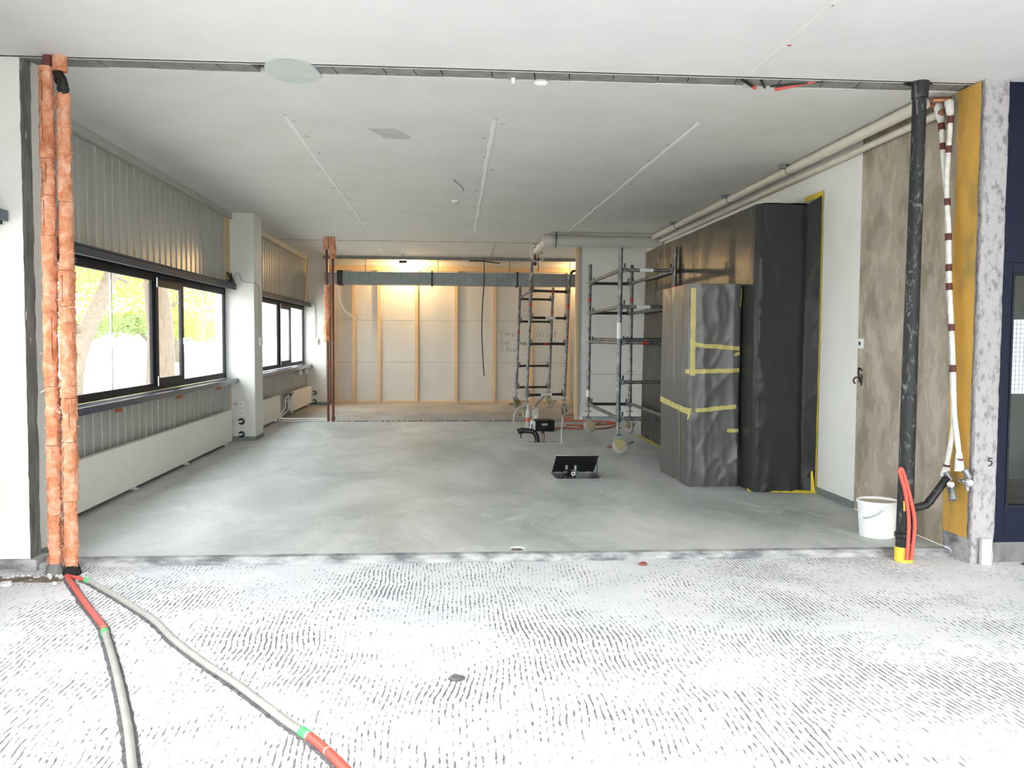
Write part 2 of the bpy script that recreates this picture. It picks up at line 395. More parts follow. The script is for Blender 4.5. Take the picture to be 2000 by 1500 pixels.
m.build('core_hole', 'trench_dirt', fl)
# rough broken front edge of the screed
ne = 160
def edge_y(x): return 5.785+0.02*fbm(x, 0, 0, 2.2)+0.01*fbm(x, 3, 0, 12)
m = MB(); o = 0
for i in range(ne+1):
    x = xs[0]+(XR-xs[0])*i/ne; y = edge_y(x)
    m.v += [Vector((x, 5.86, 0)), Vector((x, y+0.012, -0.001)), Vector((x, y-0.012+0.01*fbm(x, 7, 0, 20), -0.02)), Vector((x, y-0.03, ZF-0.005))]
for i in range(ne):
    for k in range(3): a = 4*i+k; m.f.append((a, a+4, a+5, a+1))
e = m.build('broken_edge', 'concrete_stained', fl, label='stained broken edge of the screed')
m = MB(); m.box(1.137, 1.59, 8.92, 9.33, -0.32, -0.30)
m.box(1.117, 1.137, 8.90, 9.35, -0.32, -0.002); m.box(1.59, 1.61, 8.90, 9.35, -0.32, -0.002); m.box(1.137, 1.59, 8.90, 8.92, -0.32, -0.002); m.box(1.137, 1.59, 9.33, 9.35, -0.32, -0.002)
m.build('hatch_pit', 'concrete_dark', fl)
m = MB()
for (a, b, c, d) in ((1.122, 1.137, 8.905, 9.345), (1.59, 1.605, 8.905, 9.345), (1.137, 1.59, 9.33, 9.345)): m.box(a, b, c, d, -0.004, 0.006)
m.build('hatch_rim', 'galvanised', fl)
ff = thing('floor_front', (2, 1, ZF), 'white scarified concrete floor of the front room with milled grooves', kind='structure')
m = MB(); m.add([(-3.3, -1.6, ZF), (7.3, -1.6, ZF), (7.3, 5.80, ZF), (-3.3, 5.80, ZF)], [(0, 1, 2, 3)]); m.build('milled_slab', 'scarified_concrete', ff)
m = MB(); m.add([(XR, 5.80, ZF), (7.3, 5.80, ZF), (7.3, 9.2, ZF), (XR, 9.2, ZF)], [(0, 1, 2, 3)]); m.build('corridor_slab', 'rear_floor', ff)
m = MB(); m.grid(lambda u, v: (XL-0.1+u*8.2, YS+v*4.8, -0.012+0.004*fbm(u*8, v*5, 0, 3)), 60, 40)
t = m.build('floor_rear', 'rear_floor', kind='structure'); t['label'] = 'bare brownish floor in front of the timber stud wall'
m = MB()
for i in range(46):
    x = -2.0+i*0.094; y = YS+0.01*fbm(x, 1, 0, 3); h = 0.006+0.01*random.random()
    m.box(x, x+0.05+0.05*random.random(), y-0.015, y+0.03+0.03*random.random(), -0.012, h)
m.build('edge_crumbs', 'chase_dirt', fl, kind='stuff')

# ------------------------------------------------------------------ ceilings
cl = thing('ceiling', (0.2, 10.5, ZC), 'white plastered ceiling of the rear room', kind='structure')
m = MB(); m.box(XL-0.3, 7.3, 5.87, 15.66, ZC, ZC+0.2); m.box(XL-0.3, 7.3, 15.70, YB+0.3, ZC, ZC+0.2); m.box(XL-0.3, 7.3, 15.66, 15.70, ZC+0.06, ZC+0.2); m.box(XL-0.3, 7.3, 5.70, 5.87, ZC+0.05, ZC+0.2)
m.build('plaster_slab', 'ceiling_shaded', cl)
m = MB(); o = 0
for i in range(91):
    x = XL+(XR-XL)*i/90; y = 15.68+0.006*fbm(x, 0, 0, 3); wd = 0.022+0.014*fbm(x, 5, 0, 6); m.v += [Vector((x, y-wd, ZC-0.001)), Vector((x, y+wd, ZC-0.001)), Vector((x, y+wd, ZC+0.03)), Vector((x, y-wd, ZC+0.03))]
for i in range(90):
    for k in range(4): a = 4*i; m.f.append((a+k, a+4+k, a+4+(k+1) % 4, a+(k+1) % 4))
m.build('dark_joint', 'mortar_dark', cl)
cf = thing('ceiling_front', (2, 1, ZC), 'white ceiling of the front room in the lit tone', kind='structure')
m = MB(); m.box(-3.4, 7.3, -1.7, 5.68, ZC, ZC+0.2)
o = len(m.v)
for i in range(121):
    x = -3.4+10.7*i/120; y = 5.70+0.008*fbm(x, 2, 0, 9); m.v += [Vector((x, 5.66, ZC)), Vector((x, y, ZC)), Vector((x, y, ZC+0.05))]
for i in range(120): a = o+3*i; m.f += [(a, a+3, a+4, a+1), (a+1, a+4, a+5, a+2)]
m.build('plaster_slab', 'ceiling_lit', cf)
m = MB(); m.box(-2.66, XR, 5.69, 5.88, ZC+0.035, ZC+0.05); m.build('mortar_bed', 'mortar_dark', cl)
x = -2.64
while x < 3.45:
    L = random.uniform(0.17, 0.33); x1 = min(x+L, 3.49)
    if not (-1.12 < (x+x1)/2 < -0.88):
        m = MB(); dz = random.uniform(0.002, 0.007)
        m.add([(x+0.004, 5.695, ZC+dz), (x1-0.004, 5.695, ZC+dz), (x1-0.004+0.03, 5.872, ZC+dz), (x+0.004+0.03, 5.872, ZC+dz), (x+0.004, 5.695, ZC+0.045), (x1-0.004, 5.695, ZC+0.045), (x1+0.026, 5.872, ZC+0.045), (x+0.034, 5.872, ZC+0.045)],
              [(0, 3, 2, 1), (4, 5, 6, 7), (0, 1, 5, 4), (1, 2, 6, 5), (2, 3, 7, 6), (3, 0, 4, 7)])
        m.build('block', 'block_grey', cl)
    x = x1
def blob(cx, cy, rx, ry, z0, z1, seed, n=28, rot=0.0):
    p = []
    for k in range(n):
        a = 2*math.pi*k/n; r = 1+0.12*noise.noise(Vector((math.cos(a)*1.6+seed, math.sin(a)*1.6, seed)))
        X, Y = rx*r*math.cos(a), ry*r*math.sin(a); p.append((cx+X*math.cos(rot)-Y*math.sin(rot), cy+X*math.sin(rot)+Y*math.cos(rot)))
    return MB().prism(p, z0, z1)
blob(-1.0, 5.81, 0.175, 0.27, ZC-0.008, ZC+0.03, 3.1).build('putty_patch', 'putty', cl, label='pale grey-green putty patch over the ceiling joint')
MB().prism([(-0.66, 7.33), (-0.44, 7.30), (-0.31, 7.62), (-0.36, 7.68), (-0.54, 7.66)], ZC-0.003, ZC+0.01).build('putty_patch', 'putty_dark', cl)
for (x0, x1, y0, y1) in ((-1.262, -1.275, 6.95, 14.1), (0.37, 0.44, 6.9, 14.1), (1.995, 1.925, 6.85, 14.2), (-1.30, -1.28, 16.2, 18.6), (0.85, 0.93, 15.75, 18.8)):
    n = 60; m = MB()
    for i in range(n+1):
        t = i/n; x = x0+(x1-x0)*t+0.012*fbm(t*9, y0, 0, 1); y = y0+(y1-y0)*t; wd = 0.022+0.010*fbm(t*14, 5, y0, 1)
        m.v += [Vector((x-wd, y, ZC+0.001)), Vector((x-wd*0.6, y, ZC-0.005)), Vector((x+wd*0.6, y, ZC-0.005)), Vector((x+wd, y, ZC+0.001))]
    for i in range(n):
        for k in range(3): a = 4*i+k; m.f.append((a, a+4, a+5, a+1))
    m.build('plastered_seam', 'putty_dark' if x0 == 0.85 else 'seam_plaster', cl)
    if y0 < 10:
        for k in range(11):
            y = y0+(y1-y0)*(k+0.3*random.random())/11
            xx = x0+(x1-x0)*(y-y0)/(y1-y0)+random.choice((-1, 1))*random.uniform(0.04, 0.07)
            blob(xx, y, random.uniform(0.012, 0.03), random.uniform(0.02, 0.05), ZC-0.0015, ZC+0.004, k*1.7+x0, 10).build('smudge', 'seam_smudge', cl)
m = MB()
for i in range(41):
    t = i/40; y = 3.6+2.0*t; x = 1.955+0.004*fbm(t*6, 1, 0); m.v += [Vector((x-0.02, y, ZC-0.0005)), Vector((x, y, ZC-0.003)), Vector((x+0.02, y, ZC-0.0005))]
for i in range(40):
    for k in range(2): a = 3*i+k; m.f.append((a, a+3, a+4, a+1))
m.build('plastered_seam', 'seam_plaster', cf)
for (x, y, mt) in ((1.96, 4.43, 'mortar_dark'), (1.985, 5.04, 'conduit_red')): blob(x, y, 0.014, 0.012, ZC-0.002, ZC+0.003, x*y, 10).build('paint_chip', mt, cf)
blob(3.13, 5.70, 0.10, 0.045, ZC-0.003, ZC+0.004, 6.6, 20).build('tar_stain', 'dark_void', cl)
# smoke detectors
def detector(loc, label):
    t = thing('smoke_detector', loc, label, 'smoke detector'); x, y, z = loc
    MB().lathe((x, y, z), (0, 0, -1), [(0.055, 0), (0.055, 0.012), (0.045, 0.018)]).build('mounting_base', 'socket_white', t, True)
    MB().lathe((x, y, z-0.018), (0, 0, -1), [(0.04, 0), (0.042, 0.012), (0.032, 0.03), (0.012, 0.036)]).build('sensor_head', 'plaster_dust', t, True)
detector((0.10, 11.0, ZC), 'round white smoke detector on the middle of the large ceiling')
detector((1.83, 17.2, ZC), 'small white smoke detector on the far ceiling beside the scaffold tower')
detector((-0.93, 18.0, ZC), 'small dark-centred detector on the far ceiling in front of the lamp')

# ------------------------------------------------------------------ left wall: columns, ribbed panels, windows
wl = thing('wall_left', (XL, 12.5, 0), 'outer wall of pale ribbed metal panels with white columns', kind='structure')
def column(x1, y0, y1, mat='column_paint'):
    o = MB().bevbox(XL-0.2, x1, y0, y1, -0.05, ZC+0.05, 0.008).build('column', mat, wl)
    MB().bevbox(XL-0.1, x1+0.008, y0-0.008, y1+0.008, -0.01, 0.055, 0.003).build('baseboard', 'baseboard_grey', wl)
column(-2.69, 12.43, 12.96); column(-2.61, 19.08, 19.6); column(-2.65, 5.80, 6.15)
def panel(y0, y1, z0, z1, ribs, x=XL):
    prof = []; y = y0+0.003; prof.append((x-0.02, y)); prof.append((x, y+0.004))
    p = (y1-y0)/ribs
    for k in range(ribs):
        c = y0+(k+0.5)*p
        prof += [(x, c-0.011), (x+0.009, c-0.005), (x+0.009, c+0.005), (x, c+0.011)]
    prof += [(x, y1-0.007), (x-0.02, y1-0.003)]
    m = MB(); n = len(prof)
    m.v = [Vector((a, b, z0)) for a, b in prof]+[Vector((a, b, z1)) for a, b in prof]; m.f = [(i, i+1, n+i+1, n+i) for i in range(n-1)]
    return m
def clad(y0, y1, z0, z1, pw=1.12, ribs=6, off=0.0):
    y = y0
    first = True
    while y < y1-0.01:
        yy = min(y+(pw-off if first else pw), y1); first = False
        panel(y, yy, z0, z1, max(1, round(ribs*(yy-y)/pw))).build('panel', 'panel_metal', wl); y = yy
clad(5.7, 12.43, 2.15, 3.12, off=0.2); clad(5.7, 12.43, -0.05, 0.82, off=0.35)
clad(12.96, 19.08, 2.15, 3.12, off=0.3); clad(12.96, 19.08, -0.05, 0.82, off=0.5)
clad(-1.6, 5.7, 2.15, 3.2); clad(-1.6, 5.7, -0.05, 0.82)
# insulated backing so that no daylight leaks round the sheets
m = MB(); m.box(XL-0.2, XL-0.025, -1.6, 20.1, -0.1, 0.80); m.box(XL-0.2, XL-0.025, -1.6, 20.1, 2.13, 3.3); m.box(XL-0.2, XL-0.025, 19.2, 20.1, 0.8, 2.2); m.box(XL-0.2, XL-0.025, 12.5, 12.9, 0.8, 2.2); m.box(XL-0.2, XL-0.025, 5.5, 6.1, 0.8, 2.2); m.box(XL-0.2, XL-0.025, -1.6, -1.1, 0.8, 2.2)
m.build('panel_core', 'trim_metal', wl)
for (y0, y1) in ((6.15, 12.43), (12.96, 19.08)):
    MB().box(XL-0.02, XL+0.05, y0, y1, 3.085, ZC+0.01).build('cornice', 'trim_metal', wl)
    MB().box(XL-0.01, XL+0.012, y1-0.26, y1, 2.17, 3.085).build('corner_strip', 'pale_wood_strip', wl)
    MB().box(XL-0.01, XL+0.012, y1-0.07, y1, 0.0, 0.80).build('corner_strip', 'pale_wood_strip', wl)

def window(idx, y0, y1, mul, sash, label):
    t = thing('window_%d' % idx, (XL, (y0+y1)/2, 0.86), label, kind='structure')
    z0, z1 = 0.88, 2.12; xa, xb = XL-0.085, XL-0.05
    m = MB(); m.bevbox(xa, xb, y0, y1, z0, z0+0.075, 0.006); m.bevbox(xa, xb, y0, y1, z1-0.085, z1, 0.006); m.bevbox(xa, xb, y0, y0+0.07, z0, z1, 0.006); m.bevbox(xa, xb, y1-0.07, y1, z0, z1, 0.006)
    for c in mul: m.bevbox(xa, xb, c-0.05, c+0.05, z0+0.07, z1-0.08, 0.006)
    m.build('window_frame', 'frame_anthracite', t)
    edges = [y0+0.07]+sum([[c-0.05, c+0.05] for c in mul], [])+[y1-0.07]
    for k in range(0, len(edges), 2):
        a, b = edges[k], edges[k+1]
        if k//2 in sash:
            s = MB(); s.bevbox(xa+0.02, xb+0.018, a-0.03, a+0.05, z0+0.04, z1-0.05, 0.006); s.bevbox(xa+0.02, xb+0.018, b-0.05, b+0.03, z0+0.04, z1-0.05, 0.006)
            s.bevbox(xa+0.02, xb+0.018, a+0.04, b-0.04, z0+0.04, z0+0.13, 0.006); s.bevbox(xa+0.02, xb+0.018, a+0.04, b-0.04, z1-0.14, z1-0.05, 0.006)
            so = s.build('sash', 'frame_anthracite', t)
            h = MB(); h.bevbox(xb+0.017, xb+0.04, b-0.02, b+0.01, 1.36, 1.44, 0.004); h.bevbox(xb+0.04, xb+0.06, b-0.016, b+0.006, 1.26, 1.42, 0.006); h.build('window_handle', 'steel', so)
            for hz in (z0+0.05, z1-0.15): MB().cyl((xb+0.03, a-0.035, hz), (xb+0.03, a-0.035, hz+0.10), 0.010, 8).build('hinge', 'steel', so)
            MB().box(xb+0.002, xb+0.012, a+0.045, b-0.045, z0+0.125, z1-0.135).build('pane', 'pane_glass', so)
        else:
            MB().box(xb-0.022, xb-0.010, a-0.01, b+0.01, z0+0.07, z1-0.08).build('pane', 'pane_glass', t)
    MB().bevbox(XL-0.14, -2.915, y0-0.02, y1+0.02, 0.81, 0.875, 0.006).build('window_sill', 'sill_bluegrey', t)
    b = MB(); b.bevbox(XL-0.10, -2.93, y0-0.02, y1, 2.165, 2.195, 0.005); b.bevbox(-2.955, -2.93, y0-0.02, y1, 2.105, 2.18, 0.004); b.bevbox(XL-0.10, XL-0.06, y0, y1, 2.10, 2.18, 0.004)
    b.build('blind_box', 'box_bluegrey', t)
    MB().bevbox(XL-0.08, -2.96, y0, y1, 2.125, 2.165, 0.004).build('blind_rail', 'frame_anthracite', t)
    return t
w1 = window(1, 6.15, 12.42, (9.44, 10.44), (1,), 'wide window of three panes with anthracite frame nearest the camera')
w2 = window(2, 12.97, 19.07, (16.25, 17.45), (1,), 'far window with three panes between the two columns')
w3 = window(3, -1.0, 5.5, (1.1, 3.2), (), 'window of the front room beside the left column')
for y in (8.77, 12.0): MB().cyl((XL-0.24, y, 0.9), (XL-0.24, y, 2.2), 0.012, 8).build('blind_guide', 'steel', w1)
for y in (8.1, 9.9, 11.57): MB().bevbox(-2.99, -2.945, y-0.03, y+0.03, 0.765, 0.812, 0.003).build('sill_bracket', 'fixing_orange', w1)
# blind drive and cable at the end of the near blind box
t = thing('blind_motor', (-2.9, 12.3, 2.19), 'dark blind motor linkage at the end of the blind box by the column', 'motor')
m = MB(); m.bevbox(-2.99, -2.93, 12.2, 12.34, 2.195, 2.235, 0.005); m.build('motor_body', 'black_plastic', t)
m = MB(); m.cyl((-2.95, 12.28, 2.22), (-2.99, 12.16, 2.33), 0.012, 8); m.cyl((-2.95, 12.32, 2.22), (-2.97, 12.26, 2.33), 0.010, 8); m.build('lever', 'black_plastic', t)
MB().tube(smooth_path([(-2.94, 12.3, 2.22), (-2.92, 12.36, 2.33), (-2.88, 12.40, 2.32), (-2.86, 12.415, 2.25), (-2.80, 12.42, 2.21), (-2.69, 12.42, 2.205), (-2.678, 12.5, 2.19), (-2.678, 12.7, 2.1), (-2.678, 12.72, 1.46)]), 0.006, 6).build('cable', 'trim_metal', t, True)
t = thing('surface_switch', (-2.675, 12.72, 1.33), 'white surface switch box on the side of the near column', 'switch')
MB().bevbox(-2.69, -2.645, 12.66, 12.78, 1.33, 1.45, 0.008).build('switch_box', 'socket_white', t); MB().bevbox(-2.646, -2.638, 12.69, 12.75, 1.36, 1.42, 0.003).build('rocker', 'pvc_white', t)
t = thing('surface_switch', (-2.83, 19.06, 1.31), 'white surface switch box hanging from a cable on the far column', 'switch')
MB().bevbox(-2.87, -2.78, 19.03, 19.08, 1.30, 1.43, 0.008).build('switch_box', 'socket_white', t); MB().tube(smooth_path([(-2.9, 19.05, 2.2), (-2.85, 19.06, 2.15), (-2.84, 19.06, 1.9), (-2.83, 19.06, 1.42)]), 0.008, 6).build('cable', 'trim_metal', t, True)
# sockets and pipe collars on the near column
for (z, nm, lb) in ((0.513, 'wall_socket', 'upper white socket plate on the near column'), (0.383, 'wall_socket', 'lower white socket plate on the near column')):
    t = thing(nm, (-2.877, 12.42, z-0.04), lb, 'socket'); MB().bevbox(-2.918, -2.836, 12.41, 12.432, z-0.041, z+0.041, 0.006).build('cover_plate', 'socket_white', t)
    MB().bevbox(-2.895, -2.86, 12.405, 12.412, z-0.008, z+0.010, 0.002).build('slot', 'plaster_dust', t)
def collars(x, y, zs, lab):
    for z, l in zip(zs, lab):
        t = thing('pipe_collar', (x, y, z), l, 'pipe collar')
        MB().lathe((x, y+0.01, z), (0, -1, 0), [(0.046, 0), (0.046, 0.014), (0.038, 0.02)], 18).build('rosette', 'black_plastic', t, True)
        MB().cyl((x, y, z), (x-0.01, y-0.035, z), 0.017, 10).build('pipe_stub', 'pvc_white', t, True)
        MB().cyl((x-0.01, y-0.03, z), (x-0.09, y-0.10, z-0.004), 0.012, 8).build('pipe_arm', 'pvc_white', t, True)
collars(-2.879, 12.42, (0.268, 0.085), ('upper black pipe collar on the near column', 'lower black pipe collar on the near column'))
collars(-2.862, 19.07, (0.256, 0.07), ('upper black pipe collar on the far column', 'lower black pipe collar on the far column'))
t = thing('cable_stub', (-2.97, 12.42, 0.5), 'thin cable leading to the upper socket on the near column', 'cable')
MB().tube(smooth_path([(-3.0, 12.36, 0.535), (-2.98, 12.40, 0.53), (-2.95, 12.42, 0.525), (-2.915, 12.42, 0.52)]), 0.006, 6).build('wire', 'plaster_dust', t, True)
MB().tube(smooth_path([(-2.97, 12.415, 0.52), (-2.968, 12.41, 0.49), (-2.955, 12.41, 0.495), (-2.95, 12.415, 0.525)]), 0.005, 6).build('wire_clip', 'plaster_dust', t, True)

# radiators
def radiator(y0, y1, z0, z1, label, feet):
    t = thing('panel_radiator', (-2.96, (y0+y1)/2, 0), label, 'radiator', 'panel radiators under the windows')
    MB().bevbox(-2.935, -2.918, y0, y1, z0, z1, 0.006).build('front_panel', 'radiator_cream', t)
    MB().bevbox(-3.0, -2.985, y0+0.01, y1-0.01, z0+0.01, z1-0.01, 0.005).build('rear_panel', 'radiator_cream', t)
    m = MB()
    n = int((y1-y0)/0.05)
    for k in range(n): y = y0+0.02+k*(y1-y0-0.04)/n; m.box(-2.985, -2.936, y, y+0.004, z0+0.03, z1-0.03)
    m.build('convector_fins', 'radiator_cream', t)
    for y in feet:
        f = MB(); f.bevbox(-3.0, -2.93, y-0.03, y+0.03, 0.0, 0.012, 0.003); f.bevbox(-2.98, -2.95, y-0.02, y+0.02, 0.0, z0+0.05, 0.003); f.build('foot', 'pvc_white', t)
radiator(5.95, 12.06, 0.04, 0.462, 'long cream panel radiator under the near window', (6.9, 8.45, 10.1, 11.9))
radiator(13.2, 15.5, 0.04, 0.445, 'short cream panel radiator half hidden behind the near column', (13.6, 15.3))
radiator(16.6, 19.0, 0.05, 0.42, 'cream panel radiator under the far window with exposed white pipes', (16.9, 18.8))
t = thing('radiator_valve', (-2.95, 16.55, 0.36), 'black valve on the radiator under the far window', 'valve')
MB().cyl((-2.935, 16.75, 0.40), (-2.935, 16.52, 0.37), 0.028, 10).build('valve_body', 'black_plastic', t, True)
t = thing('radiator_pipe', (-2.9, 16.2, 0), 'upper white heating pipe from the far radiator to the red risers', 'pipe')
MB().tube(smooth_path([(-2.95, 16.62, 0.36), (-2.94, 16.35, 0.365), (-2.94, 16.1, 0.33), (-2.94, 16.08, 0.2), (-2.93, 15.95, 0.16), (-2.92, 15.6, 0.12), (-2.9, 15.35, 0.06), (-2.8, 15.25, 0.05), (-2.4, 15.22, 0.05), (-1.985, 15.22, 0.05)], 8), 0.013, 8).build('pipe', 'pvc_white', t, True)
MB().tube([(-2.95, 16.6, 0.28), (-2.94, 16.1, 0.275)], 0.011, 8).build('branch', 'pvc_white', t, True)
t = thing('radiator_pipe', (-2.9, 15.0, 0), 'lower white heating pipe from the far radiator to the red risers', 'pipe')
MB().tube(smooth_path([(-2.95, 16.6, 0.10), (-2.93, 16.0, 0.09), (-2.91, 15.4, 0.04), (-2.85, 15.15, 0.02), (-2.5, 15.13, 0.018), (-2.05, 15.2, 0.02)], 8), 0.013, 8).build('pipe', 'pvc_white', t, True)
for (y, l) in ((14.1, 'nearest white junction box under the far window sill'), (18.0, 'middle white junction box under the far window sill'), (18.75, 'farthest white junction box under the far window sill')):
    t = thing('junction_box', (-2.99, y, 0.70), l, 'junction box'); MB().bevbox(-3.02, -2.965, y-0.06, y+0.06, 0.69, 0.79, 0.006).build('box_body', 'socket_white', t); MB().bevbox(-2.966, -2.958, y-0.05, y+0.05, 0.70, 0.78, 0.003).build('box_lid', 'pvc_white', t)

# left jamb: white pier face, torn dark strip, base
wj = thing('wall_left_front', (-2.85, 5.75, 0), 'white pier at the left with torn grey concrete edge', kind='structure')
MB().bevbox(XL-0.1, -2.645, YJ-0.03, 5.80, 0.03, ZC, 0.004).build('painted_face', 'white_wall', wj)
m = MB()
def jamb(u, v):
    z = ZF+v*(ZC+0.03-ZF); d = 0.008*fbm(u*1.2, z, 2, 6)
    return (-2.642+d*0.6, YJ-0.033+u*0.14+(0.01*fbm(0, z, 4, 9) if u < 0.1 else (0.012*fbm(3, z, 1, 6) if u > 0.9 else 0)), z)
m.grid(jamb, 6, 110); m.build('torn_edge', 'concrete_dark', wj)
MB().bevbox(XL-0.1, -2.60, YJ-0.05, 5.86, ZF, 0.03, 0.01).build('base_strip', 'concrete_stained', wj)
m = MB()
for i in range(9): x = -2.62+0.03*i; m.sphere((x, 5.74+0.03*random.random(), ZF+0.01), 0.02+0.025*random.random(), 7, 0.7)
m.build('mortar_lumps', 'concrete_stained', wj, kind='stuff')
t = thing('blind_box_end', (-2.8, 5.4, 2.15), 'blue-grey blind box end at the left edge of the picture', 'blind box')
MB().bevbox(XL, -2.715, 3.5, 5.66, 2.155, 2.225, 0.006).build('casing', 'sill_bluegrey', t); MB().bevbox(XL+0.02, -2.74, 3.5, 5.64, 2.135, 2.157, 0.004).build('bottom_rail', 'frame_anthracite', t)

# ------------------------------------------------------------------ orange insulated risers
def insulated(name, label, path, r, z_top, group, seed):
    t = thing(name, (path[0][0], path[0][1], ZF), label, 'insulated pipe', group)
    zs = [ZF+0.06]; rnd = random.Random(seed)
    while zs[-1] < z_top-0.25: zs.append(min(zs[-1]+rnd.uniform(0.22, 0.62), z_top))
    zs[-1] = z_top
    def cen(z):
        k = (z-path[0][2])/(path[-1][2]-path[0][2]); return Vector((path[0][0]+(path[-1][0]-path[0][0])*k, path[0][1]+(path[-1][1]-path[0][1])*k, z))
    for a, b in zip(zs[:-1], zs[1:]):
        m = MB(); nr = 26; rings = []; dr = rnd.uniform(-0.003, 0.003); ox, oy = rnd.uniform(-0.004, 0.004), rnd.uniform(-0.004, 0.004)
        for j in range(nr+1):
            z = a+(b-a)*j/nr+(0.0015 if j == 0 else (-0.0015 if j == nr else 0)); c = cen(z)+Vector((ox, oy, 0)); ring = []
            e = 0.0025 if j in (0, nr) else 0
            for i in range(18):
                an = 2*math.pi*i/18; rr = r+dr-e+0.008*fbm(math.cos(an)*1.2+seed, math.sin(an)*1.2, z*6, 1.5)+0.007*fbm(math.cos(an)*4, math.sin(an)*4, z*26+seed, 1.2)
                ring.append(c+Vector((rr*math.cos(an), rr*math.sin(an), 0)))
            rings.append(ring)
        m.loft(rings); s = m.build('insulation_section', 'insulation_pink', t, True)
        # lengthwise slit facing the room
        an = -math.pi/2+rnd.uniform(-0.75, 0.75); q = MB(); pts = []
        for j in range(8):
            z = a+0.03+(b-a-0.06)*j/7; c = cen(z); pts.append(c+Vector(((r+0.004)*math.cos(an), (r+0.004)*math.sin(an), 0)))
        if rnd.random() < 0.55: q.tube(pts[rnd.randint(0, 2):], 0.0016, 5); q.build('slit', 'insulation_slit', s)
    # torn glass-wool tufts, too many to count
    f = MB()
    for k in range(1500):
        z = rnd.uniform(zs[0], zs[0]+(z_top-zs[0])*(1-0.45*rnd.random()*rnd.random())); an = rnd.choice((rnd.uniform(0, 2*math.pi), rnd.gauss(0, 0.5), rnd.gauss(math.pi, 0.5)))
        c = cen(z)+Vector((r*0.97*math.cos(an), r*0.97*math.sin(an), 0)); big = rnd.random() < 0.07; L = rnd.uniform(0.005, 0.018)*(2.2 if big else 1); wd = rnd.uniform(0.001, 0.005)*(2.4 if big else 1)
        d = Vector((math.cos(an), math.sin(an), rnd.uniform(-0.9, 0.7))).normalized(); sd = Vector((-math.sin(an), math.cos(an), rnd.uniform(-0.5, 0.5))).normalized()
        p1 = c+d*L*0.6+Vector((0, 0, rnd.uniform(-0.004, 0.004))); p2 = c+d*L+Vector((0, 0, rnd.uniform(-0.012, 0.006)))
        f.add([c-sd*wd, c+sd*wd, p1+sd*wd*0.7, p1-sd*wd*0.7, p2], [(0, 1, 2, 3), (3, 2, 4)])
    f.build('torn_fibres', 'insulation_fibre', t, kind='stuff')
    return t
g = 'pink insulated pipes at the left'
pa = insulated('insulated_riser', 'left pink-orange insulated riser pipe beside the grey jamb', [(-2.452, 5.60, 0), (-2.462, 5.63, 3.17)], 0.040, 3.10, g, 3)
pb = insulated('insulated_riser', 'right pink-orange insulated riser pipe with black elbow at its top', [(-2.348, 5.58, 0), (-2.358, 5.63, 3.17)], 0.043, 2.94, g, 9)
MB().tube(smooth_path([(-2.357, 5.62, 2.90), (-2.355, 5.62, 2.965), (-2.36, 5.625, 3.0), (-2.385, 5.64, 3.04), (-2.395, 5.645, 3.08)]), 0.030, 14).build('elbow', 'black_plastic', pb, True)
m = MB(); m.tube([(-2.357, 5.62, 2.955), (-2.356, 5.62, 2.975)], 0.036, 14); m.tube([(-2.372, 5.632, 3.015), (-2.384, 5.64, 3.035)], 0.037, 14); m.build('elbow_collar', 'black_plastic', pb, True)
m = MB(); rings = []
for j in range(7):
    z = 3.075+0.095*j/6; rings.append([Vector((-2.385+(0.042+0.004*fbm(i*0.5, z*9, 1))*math.cos(2*math.pi*i/16), 5.645+(0.042+0.004*fbm(i*0.5, z*9, 4))*math.sin(2*math.pi*i/16), z)) for i in range(16)])
m.loft(rings).build('insulation_cap', 'insulation_pink', pb, True)
MB().cyl((-2.458, 5.63, 3.09), (-2.45, 5.65, ZC+0.04), 0.028, 12).build('bare_top', 'rust_red', pa, True)
for p, x in ((pa, -2.452), (pb, -2.348)):
    m = MB(); m.lathe((x, 5.59, ZF), (0, 0, 1), [(0.06, 0), (0.05, 0.03), (0.036, 0.07)], 12); m.build('pipe_base', 'concrete_dark' if x < -2.4 else 'dark_void', p)
t = thing('blue_plastic_strip', (-2.402, 5.66, 1.0), 'thin blue cable strip between the two pink risers', 'cable')
MB().tube([(-2.405, 5.665, ZF), (-2.404, 5.665, 1.2), (-2.408, 5.67, 2.1)], 0.017, 8).build('strip', 'sill_bluegrey', t)

# ------------------------------------------------------------------ right wall
wr = thing('wall_right', (XR, 10.4, 0), 'right side wall with white paint, bare plaster and yellow distemper', kind='structure')
MB().box(XR, XR+0.17, 7.235, YP+0.1, -0.05, ZC+0.05).build('painted_wall', 'white_wall', wr)
m = MB(); n = 70
# bare plaster and the older yellow coat, meeting along an uneven line
def ybound(z): return 5.845+0.03*max(0, 1-z/0.8)+0.018*fbm(z, 0, 0, 1.7)+0.008*fbm(z, 4, 0, 9)
for i in range(n+1):
    z = -0.05+(ZC+0.05)*i/n; m.v += [Vector((XR+0.002, ybound(z)-0.012, z)), Vector((XR+0.002, 7.235+0.004*fbm(z, 8, 0, 5), z))]
m.f = [(2*i, 2*i+2, 2*i+3, 2*i+1) for i in range(n)]; m.build('bare_plaster', 'old_plaster', wr)
m = MB()
for i in range(n+1):
    z = 0.12+(ZC-0.12)*i/n
    lo = 5.57+0.05*max(0, 1-(z-0.12)/0.10)*0
    m.v += [Vector((XR-0.004, 5.585, z+(0.012*fbm(z, 6, 0, 9) if i else 0.0))), Vector((XR-0.004, ybound(z), z))]
m.f = [(2*i, 2*i+2, 2*i+3, 2*i+1) for i in range(n)]; m.build('yellow_coat', 'yellow_distemper', wr)
MB().box(XR+0.006, XR+0.17, 5.6, 7.24, -0.1, ZC+0.05).build('masonry', 'concrete_stained', wr)
MB().bevbox(XR-0.012, XR+0.01, 7.235, 8.02, -0.01, 0.062, 0.003).build('baseboard', 'baseboard_grey', wr)
